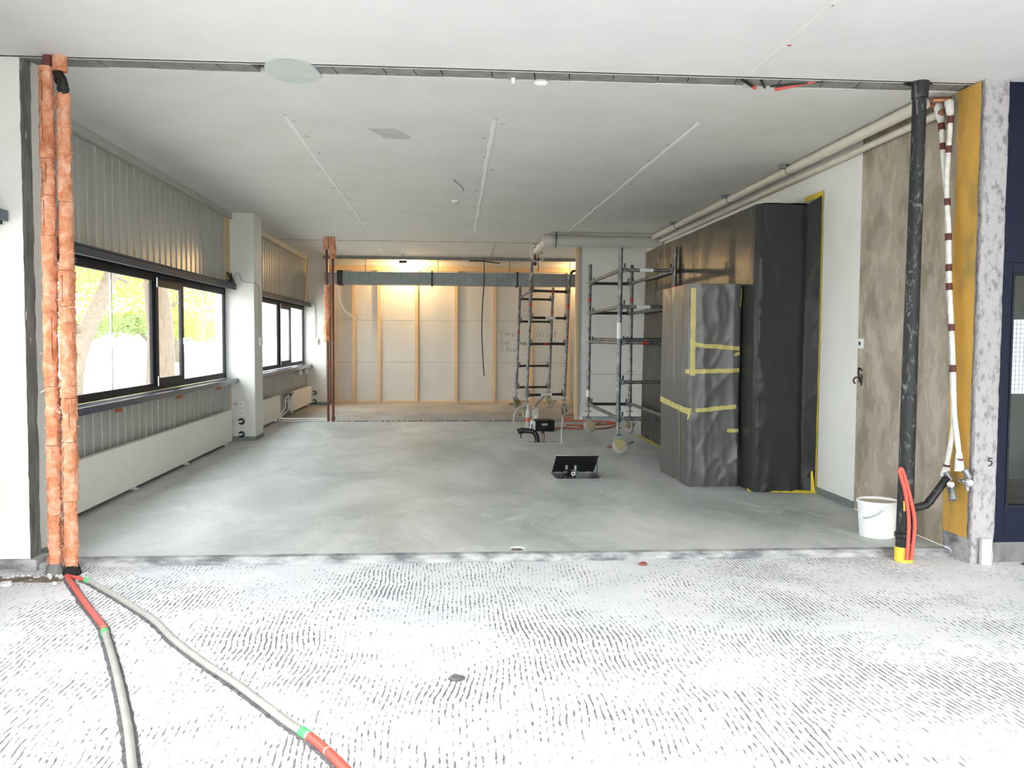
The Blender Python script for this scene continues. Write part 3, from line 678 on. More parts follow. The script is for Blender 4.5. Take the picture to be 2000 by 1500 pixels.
MB().bevbox(XR-0.012, XR+0.01, 12.9, YP, -0.01, 0.062, 0.003).build('baseboard', 'baseboard_grey', wr)
pl = thing('wall_right_pillar', (3.585, 5.65, ZF), 'rough grey concrete pillar edge beside the navy door', kind='structure')
m = MB(); nz = 150; rings = []
for j in range(nz+1):
    z = ZF-0.02+(ZC+0.03-ZF)*j/nz; ring = []
    base = [(3.520, 5.60), (3.516, 5.558), (3.520, 5.548), (3.55, 5.548), (3.59, 5.548), (3.63, 5.548), (3.665, 5.549), (3.682, 5.556), (3.686, 5.60), (3.686, 5.80), (3.520, 5.80)]
    for k, (x, y) in enumerate(base):
        d = 0.007*fbm(x*3, y, z, 7)+0.006*fbm(x, k, z, 22); e = 0.012*max(0, fbm(k, 1, z, 5)) if k in (1, 7) else 0
        ring.append(Vector((x+(d if k in (0, 1, 7, 8) else 0), y+(d+e if 1 <= k <= 7 else 0), z)))
    rings.append(ring)
m.loft(rings); m.build('pillar_shaft', 'concrete_rough', pl)
t = tag(MB().bevbox(3.565, 3.635, 5.50, 5.535, ZF, 0.135, 0.006).build('concrete_offcut', 'concrete_light'), 'upright pale concrete offcut leaning against the pillar foot', 'offcut')
def strokes(name, mat, parent, org, ax, upv, nrm, size, lines, r):
    m = MB(); ax, upv, nrm, org = Vector(ax), Vector(upv), Vector(nrm), Vector(org)
    for l in lines: m.tube([org+ax*(x*size)+upv*(y*size)+nrm*r*0.6 for x, y in l], r, 5)
    return m.build(name, mat, parent)
strokes('painted_number_five', 'ink_dark', pl, (3.612, 5.545, 0.62), (1, 0, 0), (0, 0, 1), (0, -1, 0), 0.05, [[(0.6, 1), (0.15, 1), (0.1, 0.6), (0.4, 0.65), (0.6, 0.4), (0.5, 0.08), (0.1, 0.0)]], 0.004)
# wall fittings
t = thing('wall_socket', (XR, 7.17, 1.38), 'small white wall plate with a dark hole on the plaster edge', 'socket')
MB().bevbox(XR-0.014, XR+0.004, 7.125, 7.205, 1.385, 1.47, 0.004).build('cover_plate', 'socket_white', t)
MB().cyl((XR-0.016, 7.17, 1.428), (XR-0.013, 7.17, 1.428), 0.017, 12).build('hole', 'dark_void', t)
t = thing('cable_outlet', (XR, 7.15, 1.10), 'frayed dark cable ends sticking out of the bare plaster', 'cable')
for k, pts in enumerate(([(XR, 7.15, 1.20), (XR-0.03, 7.14, 1.22), (XR-0.035, 7.13, 1.18), (XR-0.02, 7.135, 1.10)], [(XR, 7.16, 1.13), (XR-0.04, 7.17, 1.14), (XR-0.05, 7.19, 1.11), (XR-0.03, 7.20, 1.085)])):
    MB().tube(smooth_path(pts), 0.007, 6).build('wire', 'tape_brown' if k else 'dark_void', t, True)
blob(7.145, 1.12, 0.018, 0.055, 0, 0.008, 2.0, 14)
m = blob(0, 0, 0.016, 0.05, 0, 0.006, 2.0, 14); m.v = [Vector((XR-v.z, 7.145+v.x, 1.12+v.y)) for v in m.v]; m.build('broken_hole', 'mortar_dark', t)

# navy door right of the pillar
d1 = thing('door_1', (4.2, 5.62, ZF), 'dark navy glazed door at the right edge', kind='structure')
m = MB(); m.bevbox(3.69, 3.775, 5.59, 5.66, 0.09, 1.98, 0.004); m.bevbox(4.75, 4.84, 5.59, 5.66, 0.09, 1.98, 0.004); m.bevbox(3.775, 4.75, 5.59, 5.66, 0.09, 0.33, 0.004); m.bevbox(3.775, 4.75, 5.59, 5.66, 1.91, 1.98, 0.004); m.build('door_leaf', 'navy', d1)
m = MB()
for (a, b, c, d) in ((3.772, 3.786, 0.33, 1.91), (3.786, 4.75, 0.33, 0.343), (3.786, 4.75, 1.897, 1.91)): m.bevbox(a, b, 5.582, 5.60, c, d, 0.003)
m.build('glazing_bead', 'frame_anthracite', d1)
MB().box(3.775, 4.75, 5.62, 5.63, 0.33, 1.91).build('pane', 'pane_glass', d1)
MB().bevbox(3.69, 7.2, 5.60, 5.68, 1.98, ZC+0.02, 0.004).build('transom_panel', 'navy', d1)
MB().bevbox(4.84, 7.2, 5.60, 5.68, ZF, 1.98, 0.004).build('side_panel', 'navy', d1)
MB().bevbox(3.69, 7.2, 5.585, 5.66, ZF, 0.09, 0.008).build('threshold', 'concrete_dark', d1)
t = tag(MB().box(3.80, 4.02, 5.612, 5.616, 1.10, 1.60).build('paper_notice', 'paper'), 'pale blue gridded paper sheet on the navy door glass', 'paper')
m = MB()
for k in range(1, 16): z = 1.10+0.5*k/16; m.box(3.80, 4.02, 5.6105, 5.6118, z-0.001, z+0.001)
for k in range(1, 8): x = 3.80+0.22*k/8; m.box(x-0.001, x+0.001, 5.6105, 5.6118, 1.10, 1.60)
m.build('grid_lines', 'sill_bluegrey', t)
m = MB(); m.box(3.69, 7.2, 9.0, 9.2, -0.1, ZC); m.box(7.1, 7.3, -1.6, 9.2, -0.1, ZC+0.1); m.box(5.25, 5.45, 9.1, 20.2, -0.1, ZC+0.1); m.box(XR+0.17, 5.3, YP, YP+0.1, -0.1, ZC+0.1)
t = m.build('wall_right_corridor', 'white_wall', kind='structure'); t['label'] = 'plain walls of the room behind the navy door'

# unseen glazed wall, added behind the camera to let light onto the front floor
wf = thing('wall_front', (2, -1.5, 0), 'unseen glazed wall added behind the viewpoint to brighten the front floor', kind='structure')
m = MB(); m.box(-3.3, 7.3, -1.6, -1.4, -0.1, 0.12); m.box(-3.3, 7.3, -1.6, -1.4, 3.08, ZC+0.1); m.box(-3.3, -2.7, -1.6, -1.4, 0.12, 3.08); m.box(6.7, 7.3, -1.6, -1.4, 0.12, 3.08); m.build('masonry', 'white_wall', wf)
for k in range(6):
    x0 = -2.7+k*9.4/6; x1 = x0+9.4/6
    m = MB(); m.bevbox(x0, x0+0.06, -1.54, -1.46, 0.12, 3.08); m.bevbox(x1-0.06, x1, -1.54, -1.46, 0.12, 3.08); m.bevbox(x0, x1, -1.54, -1.46, 0.12, 0.2); m.bevbox(x0, x1, -1.54, -1.46, 3.0, 3.08); fo = m.build('window_frame', 'frame_anthracite', wf)
    MB().box(x0+0.05, x1-0.05, -1.505, -1.495, 0.19, 3.01).build('pane', 'pane_glass', fo)

# ------------------------------------------------------------------ pipes on the right wall
t = thing('heating_pipe', (3.34, 10, 3.0), 'thick cream pipe running along the top of the right wall', 'pipe', 'cream pipes along the right wall')
MB().cyl((3.34, 5.98, 3.118), (3.34, 14.02, 3.118), 0.042, 16).build('pipe', 'pipe_cream', t, True)
for y in (8.4, 10.2, 12.6):
    m = MB(); m.tube([(3.34+0.047*math.cos(a), y, 3.118+0.047*math.sin(a)) for a in [2*math.pi*k/16 for k in range(16)]], 0.006, 6, True); m.bevbox(3.24, 3.30, y-0.03, y+0.03, 3.13, ZC, 0.004); m.build('hanger', 'galvanised', t)
t = thing('heating_pipe', (3.45, 10, 3.0), 'thin cream pipe below the thick one on the right wall', 'pipe', 'cream pipes along the right wall')
MB().cyl((3.45, 5.98, 3.05), (3.45, 14.02, 3.05), 0.028, 12).build('pipe', 'pipe_cream', t, True)
t = thing('copper_fitting', (3.46, 6.0, 3.0), 'brown pipe fittings above the taped white tubes', 'pipe fitting')
for (y, z) in ((6.0, 3.115), (5.86, 3.115)): MB().cyl((3.34, y+0.02, z), (3.46, y, z), 0.022, 10).build('fitting', 'copper', t, True)
MB().cyl((3.45, 6.02, 3.05), (3.45, 5.90, 3.05), 0.024, 10).build('fitting', 'copper', t, True)

def taped_tube(label, pts, bands, grp):
    t = thing('insulated_tube', pts[-1], label, 'pipe', grp)
    P = smooth_path(pts, 5)
    MB().tube(P, 0.017, 10).build('tube', 'pex_white', t, True)
    # swollen foam sleeves at both ends
    MB().tube(smooth_path([pts[0], pts[1]], 4), [0.03, 0.031, 0.027, 0.026, 0.02], 12).build('sleeve', 'pex_white', t, True)
    MB().tube([pts[-2], pts[-1]], [0.021, 0.033], 12).build('sleeve', 'pex_white', t, True)
    for z in bands:
        k = min(range(1, len(P)-1), key=lambda i: abs(P[i].z-z)); d = (P[k+1]-P[k-1]).normalized(); c = P[k]
        MB().tube([c-d*0.024, c+d*0.024], 0.0195 if 0.7 < z < 2.9 else 0.024, 12).build('tape_band', 'tape_brown', t, True)
tubeA = [(3.45, 5.999, 3.117), (3.45, 5.953, 2.99), (3.45, 5.916, 2.76), (3.45, 5.864, 2.503), (3.45, 5.84, 2.412), (3.45, 5.831, 2.253), (3.45, 5.813, 2.04), (3.45, 5.795, 1.827), (3.45, 5.748, 1.545), (3.45, 5.72, 1.264), (3.45, 5.693, 0.985), (3.45, 5.691, 0.845), (3.45, 5.745, 0.608), (3.45, 5.764, 0.516)]
tubeB = [(3.45, 5.845, 3.10), (3.45, 5.818, 3.0), (3.45, 5.825, 2.811), (3.45, 5.838, 2.604), (3.45, 5.827, 2.41), (3.45, 5.80, 2.249), (3.45, 5.782, 2.037), (3.45, 5.764, 1.825), (3.45, 5.724, 1.544), (3.45, 5.69, 1.265), (3.45, 5.663, 0.988), (3.45, 5.646, 0.902), (3.45, 5.593, 0.699), (3.45, 5.58, 0.579)]
tubeB = [(x-0.012, y, z) for x, y, z in tubeB]
taped_tube('white insulated tube with brown tape bands nearer the black soil pipe', tubeA, (2.93, 2.81, 2.40, 2.17, 1.97, 1.81, 1.56, 1.27, 0.575), 'taped white tubes')
taped_tube('white insulated tube with brown tape bands nearer the concrete pillar', tubeB, (2.96, 2.79, 2.40, 2.17, 1.97, 1.81, 1.56, 1.27, 0.64), 'taped white tubes')
def tap(loc, label, turn):
    t = thing('stop_valve', loc, label, 'valve', 'chrome stop valves'); x, y, z = loc
    MB().lathe((x, y, z), (0, -1, 0.0), [(0.016, -0.05), (0.02, 0), (0.024, 0.02), (0.018, 0.05)], 12).build('valve_body', 'chrome', t, True)
    MB().lathe((x, y-0.05, z), (0, -1, 0), [(0.028, 0), (0.030, 0.012), (0.020, 0.022)], 10).build('handwheel', 'chrome', t, True)
    MB().cyl((x, y-0.02, z), (x+0.02*turn, y-0.03, z-0.06), 0.014, 10).build('outlet', 'galvanised', t, True)
    MB().cyl((x+0.03, y, z+0.02), (x+0.005, y+0.01, z+0.075), 0.022, 10).build('union_nut', 'galvanised', t, True)
tap((3.43, 5.72, 0.475), 'chrome stop valve above the end of the black drain branch', 0.6)
tap((3.445, 5.53, 0.52), 'chrome stop valve in front of the concrete pillar', 0.2)
t = thing('threaded_outlet', (3.44, 5.66, 0.38), 'grey threaded tap outlet pointing down over the yellow wall', 'valve')
MB().tube(smooth_path([(3.45, 5.70, 0.45), (3.44, 5.66, 0.44), (3.43, 5.64, 0.40)]), 0.02, 10).build('elbow', 'galvanised', t, True); MB().lathe((3.43, 5.638, 0.405), (-0.1, -0.4, -0.9), [(0.026, 0), (0.026, 0.035), (0.019, 0.035), (0.019, 0.01)], 12).build('nut', 'galvanised', t, True)

# black soil stack with yellow taped foot and drain branch
t = thing('soil_stack', (3.105, 5.65, ZF), 'tall black plastic soil pipe smeared with plaster', 'pipe')
MB().tube([(3.105, 5.65, ZF), (3.108, 5.65, 0.6), (3.112, 5.655, 1.2), (3.118, 5.658, 2.0), (3.126, 5.66, 3.08)], [0.056, 0.052, 0.050, 0.047, 0.045], 22).build('pipe', 'soil_pipe_black', t, True)
MB().lathe((3.107, 5.65, 0.115), (0, 0, 1), [(0.056, 0), (0.066, 0.008), (0.066, 0.032), (0.056, 0.04)], 22).build('socket_ring', 'soil_pipe_black', t, True)
MB().tube([(3.127, 5.66, 3.06), (3.129, 5.66, ZC+0.04)], [0.052, 0.058], 20).build('ceiling_socket', 'soil_pipe_black', t, True)
MB().lathe((3.105, 5.65, ZF), (0, 0, 1), [(0.060, 0), (0.061, 0.05), (0.060, 0.10)], 22).build('yellow_tape', 'tape_yellow', t, True)
b = MB().tube(smooth_path([(3.10, 5.66, 0.30), (3.20, 5.68, 0.315), (3.27, 5.685, 0.33), (3.30, 5.69, 0.355), (3.36, 5.695, 0.43), (3.43, 5.71, 0.51)], 6), 0.027, 14).build('drain_branch', 'soil_pipe_black', t, True)
MB().tube([(3.295, 5.689, 0.35), (3.31, 5.69, 0.366)], 0.030, 14).build('coupling_ring', 'soil_pipe_black', b, True)
m = MB(); m.add([(3.070, 5.605, 0.31), (3.080, 5.599, 0.305), (3.075, 5.599, 0.375), (3.066, 5.606, 0.375)], [(0, 1, 2, 3)]); m.build('warning_sticker', 'tape_yellow', t)
m = MB(); m.grid(lambda u, v: (3.106+0.0575*math.sin(-0.2+u*1.0), 5.65-0.0575*math.cos(-0.2+u*1.0), 0.065+0.018*v), 6, 1); m.build('white_sticker', 'white_sticker', t)
t = thing('conduit_loop', (3.10, 5.575, 0.02), 'coral red conduit bent into a hairpin beside the black soil pipe', 'conduit')
MB().tube(smooth_path([(3.087, 5.575, -0.02), (3.093, 5.575, 0.236), (3.065, 5.575, 0.427), (3.03, 5.575, 0.54), (3.020, 5.575, 0.575)]), 0.0125, 10).build('conduit', 'conduit_coral', t, True)
MB().tube(smooth_path([(3.012, 5.577, 0.57), (3.028, 5.577, 0.598), (3.045, 5.577, 0.57), (3.075, 5.577, 0.48), (3.115, 5.577, 0.34), (3.134, 5.577, 0.236), (3.131, 5.577, 0.131), (3.118, 5.577, -0.02)]), 0.0135, 10).build('conduit', 'conduit_coral', t, True)

# bucket
t = thing('bucket', (3.205, 6.22, 0), 'white plastic bucket of plaster behind the black soil pipe', 'bucket')
MB().loft([[Vector((3.205+r*math.cos(2*math.pi*i/32), 6.22+r*math.sin(2*math.pi*i/32), z)) for i in range(32)] for r, z in ((0.118, 0), (0.124, 0.006), (0.143, 0.245), (0.150, 0.247), (0.150, 0.263), (0.144, 0.268), (0.139, 0.263), (0.137, 0.24))], cap=False).build('shell', 'bucket_white', t, True)
MB().prism([(3.205+0.124*math.cos(2*math.pi*i/24), 6.22+0.124*math.sin(2*math.pi*i/24)) for i in range(24)], 0.0, 0.008).build('base', 'bucket_white', t)
m = MB(); m.loft([[Vector((3.205+r*math.cos(2*math.pi*i/24), 6.22+r*math.sin(2*math.pi*i/24), z+0.01*fbm(i, r*9, 0))) for i in range(24)] for r, z in ((0.142, 0.252), (0.137, 0.244), (0.08, 0.235), (0.01, 0.225))]); m.build('plaster_fill', 'plaster_dust', t)
MB().tube(smooth_path([(3.06, 6.19, 0.155), (3.08, 6.13, 0.15), (3.13, 6.085, 0.18), (3.17, 6.075, 0.215)]), 0.003, 6).build('handle', 'steel', t, True)
MB().bevbox(3.052, 3.078, 6.17, 6.21, 0.135, 0.175, 0.004).build('handle_lug', 'bucket_white', t)

# ------------------------------------------------------------------ plastic-wrapped cabinets
def ridged(x, y, z): return max(0.0, 1-2.2*abs(noise.noise(Vector((x, y, z)))))**3
def crease(x, y, z): return max(0.0, 1-3.0*abs(noise.noise(Vector((x, y, z)))))**2
class Sheet:
    def __init__(s, plan, z0, z1, amp, seed, topfn=None, fold=lambda d: 1.0):
        s.fold = fold
        s.plan = [Vector((x, y, 0)) for x, y in plan]; s.z0, s.z1, s.amp, s.seed, s.topfn = z0, z1, amp, seed, topfn
        s.len = [0]
        for a, b in zip(s.plan[:-1], s.plan[1:]): s.len.append(s.len[-1]+(b-a).length)
    def base(s, d):
        d = min(max(d, 0), s.len[-1])
        for i in range(len(s.plan)-1):
            if d <= s.len[i+1]+1e-9:
                k = (d-s.len[i])/(s.len[i+1]-s.len[i]); a, b = s.plan[i], s.plan[i+1]; t = (b-a).normalized()
                return a+(b-a)*k, Vector((t.y, -t.x, 0))
        return s.plan[-1], Vector((0, 0, 0))
    def pt(s, d, z, off=0.0):
        p, n = s.base(d); h = z-s.z0; lowk = max(0, 1-h/0.35)
        g1 = lambda a, b, c: noise.noise(Vector((a, b, c)))
        w = 0.7*g1(d*1.3+s.seed, z*0.5, s.seed)+s.fold(d)*(0.55*crease(d*2.8+0.30*z, z*0.42, s.seed)+0.42*crease(d*1.9-1.0*z, z*0.9+d*0.4, s.seed+4))+(0.30*crease(d*8.0+0.9*z, z*2.2-d, s.seed+9)+0.34*crease(d*5.0-2.6*z, z*3.0+d, s.seed+12) if s.fold(d) > 1 else 0.0)+0.9*lowk*g1(d*4, z*5, s.seed+2)
        q = p+n*(s.amp*w*(1+0.8*lowk)+off); q.z = z; return q
    def mesh(s, step=0.02):
        nu = int(s.len[-1]/step); nv = int((s.z1-s.z0)/step)
        def f(u, v):
            d = u*s.len[-1]; zt = s.topfn(d) if s.topfn else s.z1; return s.pt(d, s.z0+v*(zt-s.z0))
        return MB().grid(f, nu, nv)
    def tape(s, a, b, wd, off=0.006, n=None, wav=0.006, seed=0):
        (d0, z0), (d1, z1) = a, b; L = math.hypot(d1-d0, z1-z0); n = n or max(4, int(L/0.03)); tx, tz = (d1-d0)/L, (z1-z0)/L; nx, nz = -tz, tx; m = MB()
        for i in range(n+1):
            t = i/n; d, z = d0+(d1-d0)*t, z0+(z1-z0)*t+wav*fbm(t*5, seed, 0); w = wd*(1+0.15*fbm(t*9, seed, 3))
            for q in (-0.5, 0, 0.5): m.v.append(s.pt(d+nx*w*q, z+nz*w*q, off))
        for i in range(n):
            for k in range(2): j = 3*i+k; m.f.append((j, j+3, j+4, j+1))
        return m
# tall cabinet along the right wall, its sheet taped to the wall
t = thing('wrapped_cabinet', (3.2, 10.5, 0), 'tall long cabinet wrapped in dark grey plastic film against the right wall', 'cabinet')
S = Sheet([(3.503, 12.95), (3.2, 12.97), (2.93, 12.95), (2.905, 12.90), (2.905, 8.10), (2.93, 8.06), (3.34, 8.08), (3.40, 8.11), (3.46, 8.05), (3.503, 8.0)], 0.003, 2.73, 0.013, 1.3,
          lambda d: 2.73 if d < 5.95 else 2.73+0.10*max(0, (d-5.95)/0.2), lambda d: 0.45+1.2*min(1, max(0, (d-5.42)/0.1)))
mm = S.mesh(0.02)
for v in mm.v:   # the far end sags inwards towards the top
    if v.y > 12.0: v.y -= 0.20*(v.z/2.73)*min(1, (v.y-12.0)/0.9)
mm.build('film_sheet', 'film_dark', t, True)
MB().grid(lambda u, v: (2.91+0.6*u, 8.07+4.70*v, 2.728+0.012*fbm(u*2, v*9, 0, 1.5)+0.02*math.sin(u*3)), 14, 80).build('film_top', 'film_dark', t, True)
m = MB()
for i in range(61): z = 0.0+2.83*i/60; q = 0.004*fbm(z, 1, 0, 6); m.v += [Vector((3.500, 7.975+q, z)), Vector((3.502, 8.03+q, z))]
m.f = [(2*i, 2*i+2, 2*i+3, 2*i+1) for i in range(60)]; m.build('yellow_tape', 'tape_yellow', t)
m = MB()
for i in range(13): y = 7.98+0.42*i/12; q = 0.004*fbm(y, 3, 0, 6); m.v += [Vector((3.500, y, 2.80+q)), Vector((3.502, y, 2.855+q))]
m.f = [(2*i, 2*i+2, 2*i+3, 2*i+1) for i in range(12)]; m.build('yellow_tape', 'tape_yellow', t)
m = MB()
for i in range(31):
    x = 2.88+0.62*i/30; y = 8.11-0.13*i/30+0.02*fbm(x, 0, 0, 4); wd = 0.03+0.012*fbm(x, 5, 0, 6); m.v += [Vector((x, y-wd, 0.003)), Vector((x, y, 0.010+0.012*abs(fbm(x, 2, 2, 5)))), Vector((x, y+wd, 0.02))]
for i in range(30):
    for k in range(2): a = 3*i+k; m.f.append((a, a+3, a+4, a+1))
m.build('yellow_tape', 'tape_yellow', t)
m = MB()
for i in range(61): y = 8.9+4.05*i/60; x = 2.86+0.02*fbm(y, 0, 0, 2); m.v += [Vector((x-0.035, y, 0.003)), Vector((x+0.03, y, 0.016))]
m.f = [(2*i, 2*i+2, 2*i+3, 2*i+1) for i in range(60)]; m.build('yellow_tape', 'tape_pale_yellow', t)
m = MB(); m.grid(lambda u, v: (3.455+(0.04-0.02*v)*u, 7.985+0.02*v, 0.01+0.20*v+0.02*fbm(u*3, v*3, 1)), 4, 8); m.build('yellow_tape', 'tape_yellow', t)
# smaller cabinet in front of it
t = thing('wrapped_cabinet', (2.62, 8.95, 0), 'smaller upright cabinet wrapped in grey plastic film with yellow tape bands', 'cabinet')
rc = 0.018
S2 = Sheet([(2.875, 9.5), (2.372, 9.5), (2.37, 9.48), (2.37, 8.40+rc), (2.372, 8.405), (2.385, 8.40), (2.862, 8.40), (2.874, 8.406), (2.876, 8.42), (2.876, 9.5)], 0.002, 2.0, 0.013, 5.7, None, lambda d: 0.95+0.45*min(1, max(0, (d-1.55)/0.08)))
m2 = S2.mesh(0.016)
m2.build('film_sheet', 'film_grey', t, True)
MB().grid(lambda u, v: (2.368+0.51*u, 8.398+1.105*v, 1.998+0.012*math.sin(math.pi*u)*fbm(u*3, v*5, 0)), 16, 30).build('film_top', 'film_grey', t, True)
dL = 0.503+0.02; dC = S2.len[4]; dF = S2.len[5]
def side(y): return dL+(9.48-y)      # along the left face
def front(x): return dF+(x-2.385)
for k, (a, b, wd) in enumerate((((front(2.405), 1.10), (front(2.40), 1.96), 0.045), ((front(2.41), 1.40), (front(2.865), 1.37), 0.042), ((side(8.50), 1.135), (front(2.866), 1.15), 0.042),
                               ((front(2.44), 0.755), (front(2.845), 0.795), 0.040), ((front(2.76), 0.555), (front(2.868), 0.56), 0.036), ((side(9.47), 0.80), (front(2.40), 0.745), 0.06), ((side(8.62), 0.03), (side(8.70), 0.76), 0.022), ((front(2.82), 1.30), (front(2.868), 1.325), 0.03), ((front(2.868), 1.78), (front(2.872), 1.96), 0.012))):
    S2.tape(a, b, wd, seed=k*1.3).build('yellow_tape', 'tape_pale_yellow', t)
m = MB(); m.grid(lambda u, v: (2.372+0.03*u-0.02*v, 8.385-0.01*math.sin(3*u), 0.77-0.11*v+0.03*u), 4, 6); m.build('tape_tail', 'tape_pale_yellow', t)

# ------------------------------------------------------------------ scaffold towers
def caster(t, x, y, yaw_, brake):
    yaw_ += math.pi
    ax = Vector((math.cos(yaw_), math.sin(yaw_), 0)); fw = Vector((-ax.y, ax.x, 0)); c = Vector((x, y, 0.1))
    c2 = c+fw*0.03
    w_ = MB().lathe(c2-ax*0.024, ax, [(0.045, 0), (0.085, 0.0), (0.098, 0.008), (0.1, 0.024), (0.098, 0.04), (0.085, 0.048), (0.045, 0.048)], 28)
    f = MB()
    for s in (-1, 1):
        q = c2+ax*0.032*s
        prof = [q+fw*0.045+Vector((0, 0, -0.02)), q+fw*0.075+Vector((0, 0, 0.05)), q-fw*0.03+Vector((0, 0, 0.105)), q-fw*0.075+Vector((0, 0, 0.105)), q-fw*0.06+Vector((0, 0, 0.03)), q-fw*0.03+Vector((0, 0, -0.03))]
        n = len(prof); e = ax*0.004; f.add([p-e for p in prof]+[p+e for p in prof], [tuple(range(n)), tuple(range(n, 2*n))]+[(i, (i+1) % n, n+(i+1) % n, n+i) for i in range(n)])
    f.cyl(c2-ax*0.042, c2+ax*0.042, 0.014, 10)
    fo = f.build('caster_fork', 'zinc_yellow', t)
    w_.build('wheel', 'tyre_cream', fo, True)
    MB().lathe(c2-ax*0.028, ax, [(0.042, 0), (0.042, 0.056)], 16).build('wheel_hub', 'zinc_yellow', fo, True)
    q = MB(); q.tube([c2-fw*0.07+Vector((0, 0, 0.0)), c2-fw*0.12+Vector((0, 0, -0.01)), c2-fw*0.165+Vector((0, 0, -0.012))], [0.015, 0.018, 0.008], 8); q.build('brake_pedal', 'brake_red', fo)
    q = MB(); q.tube([c2+fw*0.08+Vector((0, 0, 0.02)), c2+fw*0.15+Vector((0, 0, 0.05))], 0.007, 6); q.sphere(c2+fw*0.16+Vector((0, 0, 0.055)), 0.012, 8); q.build('release_lever', 'black_plastic', fo)
    p = MB(); p.bevbox(x-0.05, x+0.05, y-0.05, y+0.05, 0.195, 0.235, 0.006); p.lathe((x, y, 0.235), (0, 0, 1), [(0.05, 0), (0.03, 0.015), (0.022, 0.03)], 14); p.build('swivel_plate', 'galvanised', t)
def tower(loc, label, P, top, lean, levels, yaws, marks):
    t = thing('scaffold_tower', loc, label, 'scaffold')
    def at(k, z): return Vector((P[k][0]+lean*z/2.6, P[k][1], z))
    for i, k in enumerate(('FL', 'FR', 'BL', 'BR')):
        MB().cyl(at(k, 0.26), at(k, 0.55), 0.017, 10).build('spindle', 'galvanised', t, True)
        u = MB().cyl(at(k, 0.40), at(k, top[k]), 0.028, 14).build('upright', 'scaffold_steel', t, True)
        s = MB(); s.cyl(at(k, 0.40), at(k, 0.62), 0.0315, 14); s.build('sleeve', 'scaffold_steel', u, True)
        nut = MB(); c = at(k, 0.33); nut.cyl(c-Vector((0.055, 0, 0)), c+Vector((0.055, 0, 0)), 0.007, 8); nut.lathe(c-Vector((0, 0, 0.015)), (0, 0, 1), [(0.026, 0), (0.026, 0.03)], 10); nut.build('spindle_nut', 'galvanised', t, True)
        for z in (0.45, 0.95, 1.41, 1.86, 2.32):
            if z < top[k]: MB().lathe(at(k, z-0.004), (0, 0, 1), [(0.052, 0), (0.052, 0.008)], 14).build('rosette', 'scaffold_steel', u)
        caster(t, P[k][0], P[k][1], yaws[i], i)
    for (a, b, zs, dark) in levels:
        for z in zs:
            p, q = at(a, z), at(b, z); d = (q-p).normalized()
            l = MB().cyl(p+d*0.06, q-d*0.06, 0.0235, 10).build('ledger', 'scaffold_dark' if dark else 'scaffold_steel', t, True)
            for c, s in ((p, 1), (q, -1)):
                h = MB(); e = c+d*s*0.055; n = Vector((-d.y, d.x, 0))*0.018
                h.add([e-d*0.022-n+Vector((0, 0, -0.035)), e+d*0.022-n+Vector((0, 0, -0.028)), e+d*0.022+n+Vector((0, 0, -0.028)), e-d*0.022+n+Vector((0, 0, -0.035)), e-d*0.022-n+Vector((0, 0, 0.035)), e+d*0.022-n+Vector((0, 0, 0.028)), e+d*0.022+n+Vector((0, 0, 0.028)), e-d*0.022+n+Vector((0, 0, 0.035))],
                      [(0, 3, 2, 1), (4, 5, 6, 7), (0, 1, 5, 4), (1, 2, 6, 5), (2, 3, 7, 6), (3, 0, 4, 7)])
                h.build('wedge_head', 'scaffold_steel', l)
                MB().box(e.x-0.009, e.x+0.009, e.y-0.009, e.y+0.009, e.z+0.025, e.z+0.085).build('wedge', 'scaffold_dark', l)
    for (kind, k, z0, z1, mt) in marks:
        if kind == 'post': MB().cyl(at(k, z0), at(k, z1), 0.0292 if mt == 'red_tape' else 0.0325, 14).build('marking_band', mt, t, True)
        else:
            a, b, f0, f1 = k; p, q = at(a, z0), at(b, z0); MB().cyl(p+(q-p)*f0, p+(q-p)*f1, 0.0255, 10).build('marking_band', mt, t, True)
    return t
PA = {'FL': (2.155, 10.85), 'FR': (2.85, 10.85), 'BL': (2.185, 13.38), 'BR': (2.835, 13.35)}
tower((2.5, 12.1, 0), 'nearer rolling scaffold tower beside the plastic-wrapped cabinets', PA, {'FL': 2.60, 'FR': 2.62, 'BL': 2.60, 'BR': 2.60}, 0.01,
      [('FL', 'FR', (2.32, 1.86, 1.41, 0.91, 0.45), False), ('BL', 'BR', (2.31, 1.855, 1.41, 0.445), True), ('FL', 'BL', (2.32, 1.855, 1.41, 0.45), False), ('FR', 'BR', (2.32, 1.855, 1.41, 0.45), False)],
      (R(75), R(100), R(80), R(15)), [('post', 'BL', 2.02, 2.09, 'red_tape'), ('post', 'BR', 2.03, 2.10, 'red_tape'), ('post', 'FR', 2.08, 2.13, 'red_tape'), ('post', 'FL', 1.46, 1.66, 'white_sticker'), ('led', ('FL', 'FR', 0.42, 0.53), 1.41, 0, 'red_tape'),
       ('led', ('FL', 'FR', 0.3, 0.55), 1.86, 0, 'white_sticker'), ('led', ('FL', 'FR', 0.35, 0.6), 2.32, 0, 'white_sticker'), ('post', 'BL', 0.56, 0.66, 'white_sticker')])
t = thing('scaffold_plank', (2.5, 12.1, 1.4), 'narrow steel plank lying across the nearer scaffold tower', 'plank')
MB().bevbox(2.24, 2.80, 10.96, 13.25, 1.432, 1.462, 0.006).build('deck', 'scaffold_steel', t)
for y in (10.96, 13.21): MB().bevbox(2.22, 2.82, y-0.012, y+0.05, 1.455, 1.470, 0.004).build('end_cap', 'scaffold_dark', t)
PB = {'FL': (1.41, 15.55), 'FR': (2.135, 15.85), 'BL': (1.42, 18.05), 'BR': (2.13, 18.25)}
